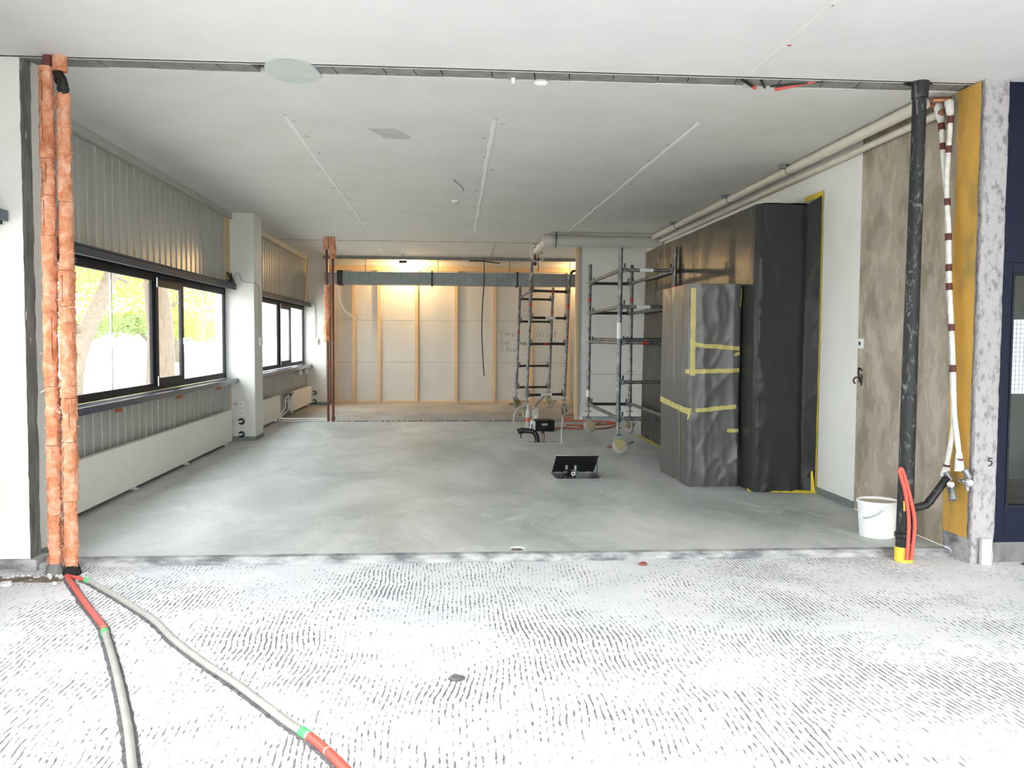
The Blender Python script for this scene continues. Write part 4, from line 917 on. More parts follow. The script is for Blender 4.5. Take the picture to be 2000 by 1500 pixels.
tower((1.78, 16.9, 0), 'farther rolling scaffold tower in front of the timber stud wall', PB, {'FL': 2.88, 'FR': 2.62, 'BL': 2.53, 'BR': 2.53}, 0.085,
      [('FL', 'FR', (2.31, 1.83, 1.36, 0.44), True), ('BL', 'BR', (2.275, 1.81, 0.885, 0.44), True), ('FL', 'BL', (2.30, 1.36), False), ('FR', 'BR', (1.36,), True)],
      (R(70), R(10), R(110), R(50)), [('post', 'FL', 2.03, 2.08, 'red_tape'), ('post', 'FR', 2.0, 2.08, 'red_tape'), ('post', 'BL', 1.56, 1.63, 'red_tape'), ('post', 'BR', 1.98, 2.04, 'red_tape'), ('led', ('FL', 'FR', 0.52, 0.6), 2.31, 0, 'red_tape'), ('led', ('FL', 'FR', 0.38, 0.48), 1.36, 0, 'red_tape'), ('led', ('FL', 'FR', 0.4, 0.66), 1.83, 0, 'white_sticker'), ('led', ('FL', 'FR', 0.35, 0.65), 0.44, 0, 'white_sticker')])
# leaning stabiliser bar and white hose near the far tower
t = thing('stabiliser_bar', (1.75, 16.2, 0), 'bent steel stabiliser bar lying under the farther scaffold tower', 'bar')
MB().tube(smooth_path([(1.55, 15.3, 0.02), (1.56, 15.35, 0.20), (1.60, 15.6, 0.26), (2.0, 17.6, 0.30), (2.1, 18.0, 0.33)]), 0.02, 8).build('bar', 'galvanised', t, True)

# ------------------------------------------------------------------ floor hatch with propped lid and fittings
t = thing('hatch_lid', (1.365, 9.34, 0), 'dark square floor hatch lid propped half open over the pit', 'hatch lid')
a = R(32.5); L_ = 0.42; cs, sn = math.cos(a), math.sin(a)
def lidpt(x, d, h): return (x, 9.345-d*cs+h*sn, 0.004+d*sn+h*cs)
m = MB(); m.add([lidpt(x, d, h) for x, d, h in ((1.14, 0, 0), (1.59, 0, 0), (1.59, L_, 0), (1.14, L_, 0), (1.14, 0, 0.012), (1.59, 0, 0.012), (1.59, L_, 0.012), (1.14, L_, 0.012))], [(0, 3, 2, 1), (4, 5, 6, 7), (0, 1, 5, 4), (1, 2, 6, 5), (2, 3, 7, 6), (3, 0, 4, 7)]); m.build('lid_plate', 'scaffold_dark', t)
m = MB(); m.tube([lidpt(1.14, 0.01, 0.006), lidpt(1.14, L_, 0.006), lidpt(1.59, L_, 0.006), lidpt(1.59, 0.01, 0.006)], 0.006, 6); m.build('lid_rim', 'galvanised', t)
for x in (1.20, 1.53): MB().cyl((x-0.03, 9.345, 0.006), (x+0.03, 9.345, 0.006), 0.009, 8).build('hinge', 'galvanised', t)
MB().cyl((1.575, 9.0, -0.30), (1.575, 9.02, 0.20), 0.005, 6).build('prop_rod', 'scaffold_dark', t)
t = thing('pit_valve', (1.31, 9.08, -0.3), 'pipe manifold with two upright stubs standing in the floor hatch', 'valve')
for x in (1.262, 1.355): MB().lathe((x, 9.08, 0.03), (0, 0, 1), [(0.012, 0), (0.012, 0.05), (0.017, 0.05), (0.017, 0.085), (0.010, 0.09)], 10).build('stub', 'galvanised', t, True)
MB().tube(smooth_path([(1.262, 9.08, 0.075), (1.27, 9.08, 0.062), (1.30, 9.08, 0.058), (1.345, 9.08, 0.062), (1.355, 9.08, 0.075)]), 0.012, 8).build('cross_pipe', 'galvanised', t, True)
MB().cyl((1.30, 9.08, -0.30), (1.30, 9.08, 0.06), 0.012, 8).build('supply_pipe', 'galvanised', t, True)
t = thing('pit_drain', (1.27, 9.0, -0.3), 'black capped drain elbow with a pale ring in the floor hatch', 'drain')
MB().tube(smooth_path([(1.245, 9.02, -0.30), (1.245, 9.02, 0.0), (1.25, 9.01, 0.045), (1.275, 8.985, 0.052)]), 0.036, 14).build('elbow', 'black_plastic', t, True)
MB().cyl((1.315, 8.99, -0.30), (1.315, 8.99, 0.05), 0.028, 14).build('standpipe', 'black_plastic', t, True); MB().cyl((1.312, 8.985, 0.055), (1.312, 8.945, 0.05), 0.026, 14).build('spigot', 'black_plastic', t, True)
MB().lathe((1.312, 8.948, 0.05), (0, -1, 0), [(0.022, 0), (0.022, 0.008), (0.012, 0.008), (0.012, 0.0)], 14).build('pale_ring', 'pipe_cream', t, True)
t = thing('earth_wire', (1.375, 9.05, 0), 'green earth wire curled in the floor hatch', 'wire'); MB().tube(smooth_path([(1.37, 9.07, -0.28), (1.37, 9.07, 0.03), (1.39, 9.04, 0.045), (1.40, 9.03, 0.01), (1.375, 9.02, -0.03)]), 0.005, 6).build('wire', 'earth_green', t, True)
t = thing('pit_hose', (1.22, 8.97, -0.05), 'white hoses looped at the front of the floor hatch', 'hose')
for k in range(2): MB().tube(smooth_path([(1.18+0.04*k, 8.95, -0.06), (1.20+0.04*k, 8.94, -0.015), (1.24+0.04*k, 8.93, -0.012), (1.27+0.04*k, 8.94, -0.05), (1.28+0.04*k, 8.97, -0.2)]), 0.008, 8).build('hose', 'pvc_white', t, True)

# ------------------------------------------------------------------ things on the screed
t = thing('bent_drain_pipe', (1.25, 12.1, 0), 'black bent waste pipe sticking out of the floor', 'pipe')
MB().tube(smooth_path([(1.262, 12.1, -0.02), (1.256, 12.1, 0.06), (1.235, 12.1, 0.12), (1.19, 12.1, 0.155), (1.13, 12.1, 0.162), (1.05, 12.1, 0.165)]), 0.036, 14).build('pipe', 'black_plastic', t, True)
MB().lathe((1.06, 12.1, 0.165), (-1, 0, 0.05), [(0.036, 0), (0.045, 0.01), (0.045, 0.035), (0.03, 0.05)], 14).build('coupling', 'black_plastic', t, True)
MB().lathe((1.02, 12.1, 0.165), (-0.9, 0, -0.4), [(0.03, 0), (0.045, 0.012), (0.045, 0.03), (0.02, 0.04)], 12).build('end_cap', 'black_plastic', t, True)
MB().tube(smooth_path([(1.06, 12.08, 0.14), (1.03, 12.07, 0.11), (1.025, 12.07, 0.06)]), 0.009, 6).build('strap', 'black_plastic', t, True)
t = thing('floor_slots', (1.36, 12.08, 0), 'row of slanted slots cut into the floor around the black waste pipe', 'floor grating', kind='structure')
MB().bevbox(1.10, 1.62, 11.98, 12.22, -0.002, 0.004, 0.001).build('concrete_insert', 'concrete_light', t)
for k in range(8):
    x = 1.13+0.055*k; m = MB(); m.prism([(x, 12.19), (x+0.022, 12.19), (x+0.052, 12.0), (x+0.030, 12.0)], 0.0035, 0.0055); m.build('slot', 'trench_dirt', t)
t = thing('copper_stub', (1.345, 12.09, 0), 'short brown capped pipe stub beside the black waste pipe', 'pipe')
MB().cyl((1.345, 12.09, 0.0), (1.345, 12.09, 0.12), 0.019, 12).build('pipe', 'copper', t, True); m = MB(); m.lathe((1.345, 12.09, 0.115), (0, 0, 1), [(0.014, 0), (0.012, 0.03)], 10); m.cyl((1.31, 12.09, 0.14), (1.36, 12.09, 0.15), 0.010, 8); m.build('shut_off_lever', 'black_plastic', t, True)
t = thing('white_rod', (1.61, 12.09, 0), 'thin white cable rising from the floor slots', 'cable'); MB().tube(smooth_path([(1.612, 12.09, 0.0), (1.605, 12.09, 0.15), (1.615, 12.09, 0.32), (1.618, 12.10, 0.36)]), [0.014]*4+[0.012]*4+[0.008]*11, 8).build('rod', 'pipe_offwhite', t, True)
t = thing('power_box', (1.5, 13.7, 0), 'black power distribution box standing on the screed by the far tower', 'distribution box')
MB().bevbox(1.385, 1.685, 13.55, 13.90, 0.0, 0.165, 0.012).build('case', 'case_black', t)
MB().bevbox(1.33, 1.385, 13.58, 13.88, 0.005, 0.15, 0.006).build('side_cover', 'white_sticker', t); MB().bevbox(1.48, 1.575, 13.543, 13.552, 0.09, 0.125, 0.002).build('rating_plate', 'galvanised', t)
for x in (1.51, 1.57): MB().cyl((x, 13.70, 0.16), (x, 13.70, 0.19), 0.026, 12).build('socket_cap', 'brake_red', t, True)
MB().tube(smooth_path([(1.44, 13.545, 0.05), (1.46, 13.53, 0.06), (1.56, 13.53, 0.06), (1.58, 13.545, 0.05)]), 0.007, 6).build('carry_handle', 'scaffold_dark', t, True)
MB().cyl((1.325, 13.60, 0.07), (1.335, 13.60, 0.07), 0.05, 14).build('wheel', 'black_plastic', t, True)
t = thing('white_canister', (1.33, 14.3, 0), 'slim white canister standing behind the black power box', 'canister')
MB().lathe((1.335, 14.3, 0), (0, 0, 1), [(0.036, 0), (0.038, 0.01), (0.038, 0.24), (0.026, 0.28), (0.018, 0.30), (0.018, 0.36), (0.012, 0.38)], 16).build('body', 'pipe_offwhite', t, True); MB().lathe((1.335, 14.3, 0.08), (0, 0, 1), [(0.0388, 0), (0.0388, 0.07)], 16).build('label_band', 'conduit_coral', t, True)
t = thing('pale_carton', (1.46, 14.35, 0), 'pale folded carton leaning behind the black power box', 'carton')
m = MB(); m.add([(1.40, 14.2, 0), (1.50, 14.2, 0), (1.52, 14.4, 0), (1.42, 14.4, 0), (1.385, 14.2, 0.27), (1.50, 14.2, 0.32), (1.52, 14.4, 0.32), (1.40, 14.4, 0.27)], [(0, 3, 2, 1), (4, 5, 6, 7), (0, 1, 5, 4), (1, 2, 6, 5), (2, 3, 7, 6), (3, 0, 4, 7)]); m.build('carton_body', 'plaster_dust', t); MB().bevbox(1.43, 1.47, 14.193, 14.199, 0.05, 0.2, 0.001).build('flap', 'white_sticker', t)
t = thing('white_hose', (1.3, 14.6, 0), 'pale hose arching over the floor left of the white canister', 'hose')
MB().tube(smooth_path([(1.15, 15.0, 0.012), (1.16, 15.0, 0.12), (1.21, 15.05, 0.22), (1.32, 15.1, 0.28), (1.45, 15.2, 0.27)]), 0.014, 8).build('hose', 'pipe_offwhite', t, True)
t = thing('orange_hose', (2.3, 14.6, 0), 'orange hose coiled on the floor between the two scaffold towers', 'hose')
pts = [(1.70, 13.8, 0.02), (1.9, 13.95, 0.014), (2.25, 13.78, 0.014), (2.6, 13.95, 0.014), (2.82, 14.45, 0.016), (2.65, 14.9, 0.03), (2.35, 15.05, 0.03), (2.08, 15.0, 0.03), (2.02, 15.1, 0.03), (2.1, 15.35, 0.03), (2.2, 15.55, 0.03), (2.15, 15.9, 0.014), (2.32, 16.4, 0.014), (2.6, 16.9, 0.014)]
MB().tube(smooth_path(pts, 8), 0.0145, 8).build('hose', 'hose_orange', t, True)
MB().tube(smooth_path([(2.03, 15.02, 0.05), (2.3, 14.85, 0.045), (2.7, 14.72, 0.045), (2.86, 14.55, 0.045), (2.7, 14.3, 0.044), (2.4, 14.1, 0.044), (1.95, 14.12, 0.044)], 8), 0.0145, 8).build('hose', 'hose_orange', t, True)

# ------------------------------------------------------------------ partition and big pipe at the right rear
wp = thing('wall_partition', (2.9, YP, 0), 'white partition wall behind the nearer scaffold tower', kind='structure')
for (z0, z1) in ((0, 0.826), (0.834, ZC)): MB().bevbox(2.37, XR+0.17, YP, YP+0.10, z0, z1, 0.003).build('board', 'column_paint', wp)
MB().bevbox(2.262, 2.31, YP-0.005, YP+0.105, -0.01, ZC, 0.004).build('end_post', 'stud_wood', wp); MB().bevbox(2.31, 2.372, YP+0.004, YP+0.10, -0.01, ZC, 0.004).build('corner_profile', 'trim_metal', wp)
MB().box(2.37, XR, YP+0.02, YP+0.08, 0.82, 0.84).build('joint', 'board_joint', wp)
MB().bevbox(2.40, XR, YP-0.012, YP, -0.005, 0.075, 0.003).build('baseboard', 'baseboard_grey', wp)
t = thing('loose_plaster', (2.37, 15.2, 0.3), 'pale strip of torn sealing tape hanging at the partition edge', 'tape')
MB().tube(smooth_path([(2.34, 15.28, 0.02), (2.36, 15.26, 0.15), (2.35, 15.26, 0.26), (2.38, 15.25, 0.31)]), [0.006]*13+[0.014]*6, 6).build('strip', 'pvc_white', t)
t = thing('ventilation_pipe', (2.5, 14.1, 2.9), 'thick white pipe crossing below the ceiling above the nearer scaffold tower', 'pipe')
MB().cyl((1.60, 14.08, 3.035), (3.46, 14.08, 3.035), 0.095, 24).build('pipe', 'pipe_offwhite', t, True)
MB().lathe((1.60, 14.08, 3.035), (-1, 0, 0), [(0.104, -0.09), (0.104, 0.03), (0.085, 0.06), (0.02, 0.075)], 24).build('end_socket', 'pipe_offwhite', t, True)
MB().tube([(1.60, 14.12, 3.035), (1.60, 14.7, 3.035), (1.60, 15.75, 3.035)], 0.062, 18).build('branch', 'pipe_cream', t, True)
MB().lathe((1.60, 15.4, 3.035), (0, 1, 0), [(0.062, 0), (0.07, 0.02), (0.07, 0.3), (0.05, 0.36)], 18).build('branch_cap', 'pipe_offwhite', t, True)
m = MB(); m.tube([(1.74, 14.08+0.102*math.cos(a), 3.035+0.102*math.sin(a)) for a in [2*math.pi*k/20 for k in range(20)]], 0.008, 6, True); m.box(1.73, 1.75, 13.96, 13.99, 3.05, ZC); m.build('clamp', 'black_plastic', t)
t = thing('hanging_stub', (1.59, 15.9, 2.8), 'dark broken pipe stub hanging from the far ceiling joint', 'pipe'); MB().tube([(1.59, 15.9, ZC), (1.592, 15.9, 2.98), (1.595, 15.9, 2.82)], [0.022, 0.02, 0.03], 10).build('stub', 'rust_red', t, True); MB().lathe((1.595, 15.9, 2.86), (0, 0, -1), [(0.036, 0), (0.036, 0.05), (0.022, 0.075)], 10).build('end_cap', 'black_plastic', t, True)
t = thing('threaded_rod', (1.66, 16.0, 2.7), 'thin brown threaded rod hanging beside the broken pipe stub', 'rod'); MB().cyl((1.66, 16.0, ZC), (1.66, 16.0, 2.68), 0.011, 8).build('rod', 'copper', t, True); MB().lathe((1.66, 16.0, 2.87), (0, 0, 1), [(0.02, 0), (0.02, 0.06)], 8).build('nut', 'black_plastic', t, True)
t = thing('looped_wire', (1.5, 14.6, 2.75), 'pale wire loop hanging from the end of the white pipe', 'wire')
MB().tube(smooth_path([(1.55, 14.3, 3.0), (1.40, 14.5, 2.98), (1.385, 14.6, 2.88), (1.43, 14.6, 2.77), (1.505, 14.6, 2.742), (1.60, 14.6, 2.79), (1.67, 14.6, 2.88), (1.66, 14.4, 2.97)]), 0.007, 6).build('wire', 'pvc_white', t, True)
MB().tube(smooth_path([(1.50, 14.6, 2.742), (1.49, 14.7, 2.66), (1.42, 14.9, 2.52), (1.40, 15.0, 2.46)]), 0.005, 6).build('wire', 'pvc_white', t, True)

# ------------------------------------------------------------------ rear: dark red risers with insulation remnants
def ins_lump(parent, c, r, z0, z1, seed):
    rings = []
    for j in range(15):
        z = z0+(z1-z0)*j/14; rings.append([Vector((c[0]+(r+0.022*fbm(math.cos(a)*1.5+seed, math.sin(a)*1.5, z*6))*math.cos(a), c[1]+(r+0.022*fbm(math.cos(a)*1.5, math.sin(a)*1.5+seed, z*6))*math.sin(a), z+(0.02*fbm(a, z, seed) if j in (0, 14) else 0))) for a in [2*math.pi*i/14 for i in range(14)]])
    MB().loft(rings).build('insulation_remnant', 'insulation_pink', parent, True)
t = thing('red_riser', (-2.053, YS, -0.02), 'left dark red riser pipe with a torn pink insulation sleeve', 'pipe', 'dark red risers'); MB().cyl((-2.05, YS, -0.02), (-2.065, YS, ZC+0.02), 0.021, 12).build('pipe', 'rust_red', t, True)
ins_lump(t, (-2.062, YS), 0.05, 1.385, 2.36, 1.0); ins_lump(t, (-2.07, YS), 0.052, 2.96, ZC, 4.0)
t = thing('red_riser', (-1.965, YS, -0.02), 'right dark red riser pipe with insulation only under the ceiling', 'pipe', 'dark red risers'); MB().cyl((-1.965, YS, -0.02), (-1.96, YS, ZC+0.02), 0.021, 12).build('pipe', 'rust_red', t, True)
ins_lump(t, (-1.962, YS), 0.05, 2.80, ZC, 7.0); MB().lathe((-1.965, YS, 0.03), (0, 0, 1), [(0.022, 0), (0.033, 0.01), (0.033, 0.05), (0.022, 0.06)], 12).build('tee', 'rust_red', t, True)

# ------------------------------------------------------------------ rear stud wall
wb_ = thing('wall_back', (1, YB, 0), 'rear wall of white boards behind pale timber studs', kind='structure')
studs = [-2.56, -2.107, -1.54, -0.697, 0.198, 1.064, 1.911, 2.78, 3.65, 4.5]
ed = [XL-0.2]+studs+[5.3]
for r_, (z0, z1) in enumerate(((-0.02, 0.898), (0.908, 1.845), (1.855, ZC+0.05))):
    for a, b in zip(ed[:-1], ed[1:]): MB().box(a, b, YB-0.012, YB+0.05, z0, z1).build('board', 'white_board', wb_)
MB().box(XL-0.2, 5.3, YB-0.004, YB+0.1, -0.05, ZC+0.1).build('joint_backing', 'board_joint', wb_)
for k, x in enumerate(studs):
    MB().bevbox(x-0.036, x+0.036, YB-0.085, YB-0.012, 0.03, 2.965, 0.003).build('stud', 'stud_wood', wb_)
    MB().bevbox(x-0.030, x+0.030, YB-0.10, YB-0.085, -0.01, 0.28+0.07*math.sin(k*2.1), 0.003).build('stud_batten', 'stud_wood', wb_)
MB().bevbox(XL, 5.3, YB-0.09, YB-0.012, 2.965, 3.07, 0.003).build('top_plate', 'stud_wood', wb_)
MB().bevbox(XL, 5.3, YB-0.07, YB-0.012, -0.012, 0.03, 0.003).build('bottom_plate', 'stud_wood', wb_)
MB().bevbox(XL, 5.3, YB-0.012-0.04, YB-0.012, 3.07, ZC, 0.003).build('header', 'white_board', wb_)
G = {'V': [[(0, 1), (0.35, 0), (0.8, 1.05)]], 'o': [[(0.3, 0.55), (0.08, 0.4), (0.08, 0.1), (0.3, 0), (0.5, 0.15), (0.5, 0.42), (0.3, 0.55)]], 'r': [[(0.08, 0.5), (0.12, 0)], [(0.1, 0.3), (0.25, 0.5), (0.45, 0.48)]], 's': [[(0.4, 0.5), (0.15, 0.45), (0.15, 0.3), (0.38, 0.22), (0.36, 0.03), (0.08, 0.02)]],
     'N': [[(0, 0), (0.2, 1), (0.55, 0.05), (0.8, 1.05)]], 'i': [[(0.1, 0.5), (0.12, 0)], [(0.12, 0.68), (0.14, 0.72)]], 'c': [[(0.42, 0.45), (0.2, 0.52), (0.08, 0.28), (0.18, 0.03), (0.42, 0.06)]], 'h': [[(0.12, 0.95), (0.08, 0)], [(0.1, 0.35), (0.3, 0.5), (0.42, 0.35), (0.42, 0)]], 't': [[(0.22, 0.9), (0.2, 0.05), (0.35, 0)], [(0.02, 0.6), (0.45, 0.66)]],
     'F': [[(0.05, 0), (0.1, 1), (0.6, 1.02)], [(0.08, 0.52), (0.45, 0.55)]], 'u': [[(0.06, 0.5), (0.08, 0.1), (0.25, 0), (0.42, 0.15), (0.44, 0.5), (0.46, 0)]], 'S': [[(0.55, 0.92), (0.3, 1.02), (0.08, 0.8), (0.3, 0.52), (0.5, 0.28), (0.35, 0.02), (0.02, 0.08)]], 'e': [[(0.06, 0.28), (0.42, 0.32), (0.3, 0.54), (0.1, 0.4), (0.1, 0.1), (0.3, 0), (0.45, 0.08)]], '-': [[(0, 0.4), (0.5, 0.45)]]}
def handwriting(words):
    for (txt, x, z, s) in words:
        ln = []; c = 0
        for ch in txt:
            gl = G[ch]; ln += [[(px+c, py) for px, py in q] for q in gl]; c += 0.95 if ch in 'VNS' else 0.58
        strokes('handwriting', 'ink', wb_, (x, YB-0.012, z), (1, 0, 0), (0, 0, 1), (0, -1, 0), s, ln, 0.0045)
handwriting((('Vors', 1.19, 1.51, 0.13), ('Nicht', 2.03, 1.49, 0.15), ('Fur', 1.21, 1.32, 0.13), ('Stro', 1.21, 1.15, 0.14), ('-', 2.08, 1.36, 0.13), ('us', 2.35, 1.32, 0.12)))
t = thing('white_door_frame_strip', (-2.55, 19.78, 0), 'narrow white strip with pale timber beside the red risers', 'timber'); MB().bevbox(-2.60, -2.50, 19.74, 19.80, 0, 2.2, 0.004).build('timber', 'stud_wood', t); MB().bevbox(-2.585, -2.53, 19.735, 19.742, 0.93, 1.5, 0.002).build('white_strip', 'socket_white', t)

# duct, rail, lamps, hanging cable
t = thing('ventilation_duct', (0.5, 18.9, 2.59), 'long galvanised rectangular duct hanging in front of the stud wall', 'duct')
secs = [-2.31, -0.33, 1.50, 3.2, 4.8]
for a, b in zip(secs[:-1], secs[1:]):
    m = MB(); n = int((b-a)/0.22); rings = []
    for i in range(n+1):
        for dx in ((-0.006, 0), (0, 0.004), (0.006, 0)):
            x = a+(b-a)*i/n+dx[0]; x = min(max(x, a), b); e = dx[1]; sag = -0.004*math.sin((x-a)/(b-a)*math.pi)
            rings.append([Vector((x, 18.74-e, 2.59-e+sag)), Vector((x, 19.08+e, 2.59-e+sag)), Vector((x, 19.08+e, 2.855+e+sag)), Vector((x, 18.74-e, 2.855+e+sag))])
    m.loft(rings); m.build('duct_section', 'duct_zinc', t)
for x in (-0.33, 1.50, 3.2):
    m = MB(); m.box(x-0.015, x+0.015, 18.715, 18.74, 2.56, 2.885); m.box(x-0.015, x+0.015, 18.715, 19.1, 2.565, 2.59); m.box(x-0.015, x+0.015, 18.715, 19.1, 2.858, 2.88); m.build('flange', 'scaffold_dark', t)
MB().bevbox(-2.33, -2.22, 18.72, 19.1, 2.57, 2.875, 0.004).build('flexible_collar', 'black_plastic', t)
MB().bevbox(-2.60, -2.33, 18.77, 19.05, 2.60, 2.83, 0.01).build('end_spigot', 'galvanised', t)
for x in (-1.75, -0.20, 1.34, 2.66):
    MB().cyl((x, 18.9, 2.85), (x, 18.9, ZC), 0.006, 6).build('hanger_rod', 'scaffold_dark', t)
t = thing('steel_channel', (0.9, 18.6, 3.08), 'dark steel channel running across under the far ceiling', 'beam')
m = MB(); m.box(-2.6, 4.9, 18.58, 18.59, 3.115, ZC); m.box(-2.6, 4.9, 18.58, 18.66, 3.105, 3.115); m.build('channel', 'block_grey', t)
MB().bevbox(-1.02, -0.86, 18.6, 18.75, 3.035, 3.09, 0.004).build('bracket', 'black_plastic', t, label='black bracket')
MB().tube([(0.45, 18.55, 3.09), (0.75, 18.5, 3.085), (1.10, 18.45, 3.04)], 0.012, 8).build('rod', 'black_plastic', t)
for nm, (x, y, z), lb in (('a', (-0.869, 19.42, 3.04), 'glowing bare bulb lamp on the ceiling behind the duct'), ('b', (3.05, 19.45, 3.0), 'second glowing lamp partly hidden behind the partition post')):
    t = thing('bulb_lamp', (x, y, ZC), lb, 'lamp'); MB().lathe((x, y, ZC), (0, 0, -1), [(0.05, 0), (0.05, 0.02), (0.03, 0.035), (0.024, 0.07)], 14).build('lamp_holder', 'socket_white', t, True); MB().sphere((x, y, z-0.035), 0.06, 14, 1.1).build('bulb', 'bulb_glow' if nm == 'a' else 'bulb_glow_dim', t, True)
t = thing('sprayed_bracket', (2.80, 18.9, 2.89), 'small black pipe elbow on the duct beside the partition post', 'pipe'); MB().tube(smooth_path([(2.68, 18.85, 2.86), (2.70, 18.85, 2.91), (2.76, 18.85, 2.93), (2.95, 18.85, 2.93)]), 0.028, 10).build('elbow', 'black_plastic', t, True); MB().cyl((2.78, 18.85, 2.93), (2.78, 18.85, ZC), 0.006, 6).build('hanger_rod', 'black_plastic', t)
t = thing('hanging_cable', (0.77, 18.45, 0.66), 'long black cable hanging from the ceiling with a small pale end', 'cable')
MB().tube(smooth_path([(0.765, 18.45, 3.10), (0.768, 18.45, 2.6), (0.735, 18.45, 2.1), (0.725, 18.45, 1.6), (0.75, 18.45, 1.1), (0.775, 18.45, 0.69)]), 0.012, 8).build('cable', 'black_plastic', t, True)
MB().lathe((0.775, 18.45, 0.66), (0, 0, 1), [(0.028, 0), (0.045, 0.012), (0.036, 0.03), (0.012, 0.045)], 12).build('plug', 'chrome', t, True)
t = thing('drooping_white_wire', (-2.2, 18.95, 1.8), 'thin white wire drooping below the left end of the duct', 'wire'); MB().tube(smooth_path([(-2.33, 18.95, 2.58), (-2.32, 18.98, 2.35), (-2.27, 19.05, 2.15), (-2.18, 19.2, 2.0), (-2.03, 19.6, 1.88)]), 0.009, 6).build('wire', 'pvc_white', t, True)

# ------------------------------------------------------------------ small bits at the front ceiling joint
t = thing('cut_conduit', (1.97, 5.76, 3.15), 'cut black and red conduit ends in the ceiling joint, left pair', 'conduit')
MB().cyl((1.94, 5.73, ZC+0.006), (2.06, 5.84, ZC-0.012), 0.010, 8).build('black_conduit', 'black_plastic', t); MB().cyl((2.04, 5.825, ZC-0.008), (2.075, 5.85, ZC-0.016), 0.012, 8).build('red_end', 'conduit_red', t); MB().bevbox(1.99, 2.05, 5.83, 5.86, ZC-0.012, ZC+0.01, 0.003).build('clip', 'putty_dark', t)
t = thing('cut_conduit', (2.11, 5.77, 3.15), 'short cut black conduit end in the ceiling joint', 'conduit'); MB().cyl((2.07, 5.73, ZC+0.006), (2.14, 5.85, ZC-0.010), 0.009, 8).build('black_conduit', 'black_plastic', t)
t = thing('cut_conduit', (2.3, 5.77, 3.15), 'long red conduit lying beside a black one in the ceiling joint', 'conduit'); MB().tube([(2.22, 5.875, ZC-0.014), (2.30, 5.82, ZC-0.008), (2.44, 5.73, ZC+0.004)], [0.014, 0.013, 0.008], 8).build('red_conduit', 'conduit_red', t); MB().cyl((2.17, 5.83, ZC-0.008), (2.50, 5.72, ZC+0.004), 0.007, 8).build('black_conduit', 'black_plastic', t)
t = thing('plaster_lump', (0.62, 5.86, 3.13), 'white crumpled plaster lump hanging at the ceiling joint', 'plaster'); m = MB().sphere((0.62, 5.87, ZC-0.012), 0.032, 12, 0.8); m.v = [v+Vector((0.012*fbm(v.x*30, v.y*30, v.z*30), 0.01*fbm(v.x*25, 3, v.z*25), 0.006*fbm(v.y*25, 8, v.x*25)))+Vector(((v.x-0.62)*0.6, 0, 0)) for v in m.v]; m.build('lump', 'bucket_white', t, True)
t = tag(MB().cyl((0.43, 5.84, ZC+0.01), (0.432, 5.86, ZC-0.025), 0.014, 10).build('wall_plug', 'seam_plaster'), 'tiny pale plug stub beside the plaster lump at the ceiling joint', 'plug')
t = thing('ceiling_wire', (0.14, 9.8, 3.1), 'thin dark wire end hanging from the ceiling near the smoke detector', 'wire'); MB().tube(smooth_path([(0.06, 9.55, ZC), (0.10, 9.7, ZC-0.01), (0.17, 9.9, ZC-0.03), (0.175, 9.92, ZC-0.06)]), 0.004, 5).build('wire', 'black_plastic', t)

# ------------------------------------------------------------------ foreground: floor pipes in milled chases
c1 = [(-2.341, 5.50), (-2.018, 4.954), (-1.767, 4.551), (-1.708, 4.431), (-1.538, 4.073), (-1.373, 3.712), (-1.201, 3.318), (-1.087, 3.035), (-0.95, 2.70), (-0.8, 2.3)]
c2_ = [(-2.35, 5.515), (-2.173, 5.392), (-2.051, 5.255), (-1.87, 5.042), (-1.672, 4.798), (-1.506, 4.576), (-1.33, 4.299), (-1.098, 3.984), (-0.918, 3.756), (-0.781, 3.572), (-0.616, 3.348), (-0.507, 3.212), (-0.424, 3.087), (-0.367, 2.99), (-0.2, 2.7), (0.0, 2.35)]
def chase(pts, seed):
    P = smooth_path([(x, y, 0) for x, y in pts], 12); m = MB()
    for i, p in enumerate(P):
        d = (P[min(i+1, len(P)-1)]-P[max(i-1, 0)]).normalized(); n = Vector((-d.y, d.x, 0)); wa = 0.030+0.010*fbm(i*0.5, seed, 0); wb2 = 0.030+0.010*fbm(i*0.5, seed+5, 0)
        m.v += [p+n*wa+Vector((0, 0, ZF+0.0006)), p+n*0.017+Vector((0, 0, ZF+0.004)), p-n*0.017+Vector((0, 0, ZF+0.004)), p-n*wb2+Vector((0, 0, ZF+0.0006))]
    for i in range(len(P)-1):
        for k in range(3): a = 4*i+k; m.f.append((a, a+4, a+5, a+1))
    m.build('milled_chase', 'chase_dirt', ff)
chase(c1, 1.0); chase(c2_, 9.0)
def run(pts, i0, i1, r, sub=8):
    P = smooth_path([(x, y, ZF+0.012+0.004*fbm(x*4, y*4, 0)) for x, y in pts], sub); return P[i0*sub:i1*sub+1]
def floor_pipe(label, pts, segs, greens):
    t = thing('floor_conduit', (pts[3][0], pts[3][1], ZF), label, 'conduit', 'conduits in the front floor')
    for (i0, i1, r, mt, nm) in segs: MB().tube(run(pts, i0, i1, r), r, 12).build(nm, mt, t, True)
    P = smooth_path([(x, y, ZF+0.012+0.004*fbm(x*4, y*4, 0)) for x, y in pts], 8)
    for k in greens: c = P[k]; d = (P[k+1]-P[k-1]).normalized(); MB().tube([c-d*0.022, c+d*0.022], 0.0195, 12).build('green_tape', 'tape_green', t, True)
    for k in range(20, len(P)-8, 19): c = P[k]; d = (P[k+1]-P[k-1]).normalized(); MB().tube([c-d*0.004, c+d*0.004], 0.0178, 12).build('seam_ring', 'plaster_dust', t, True)
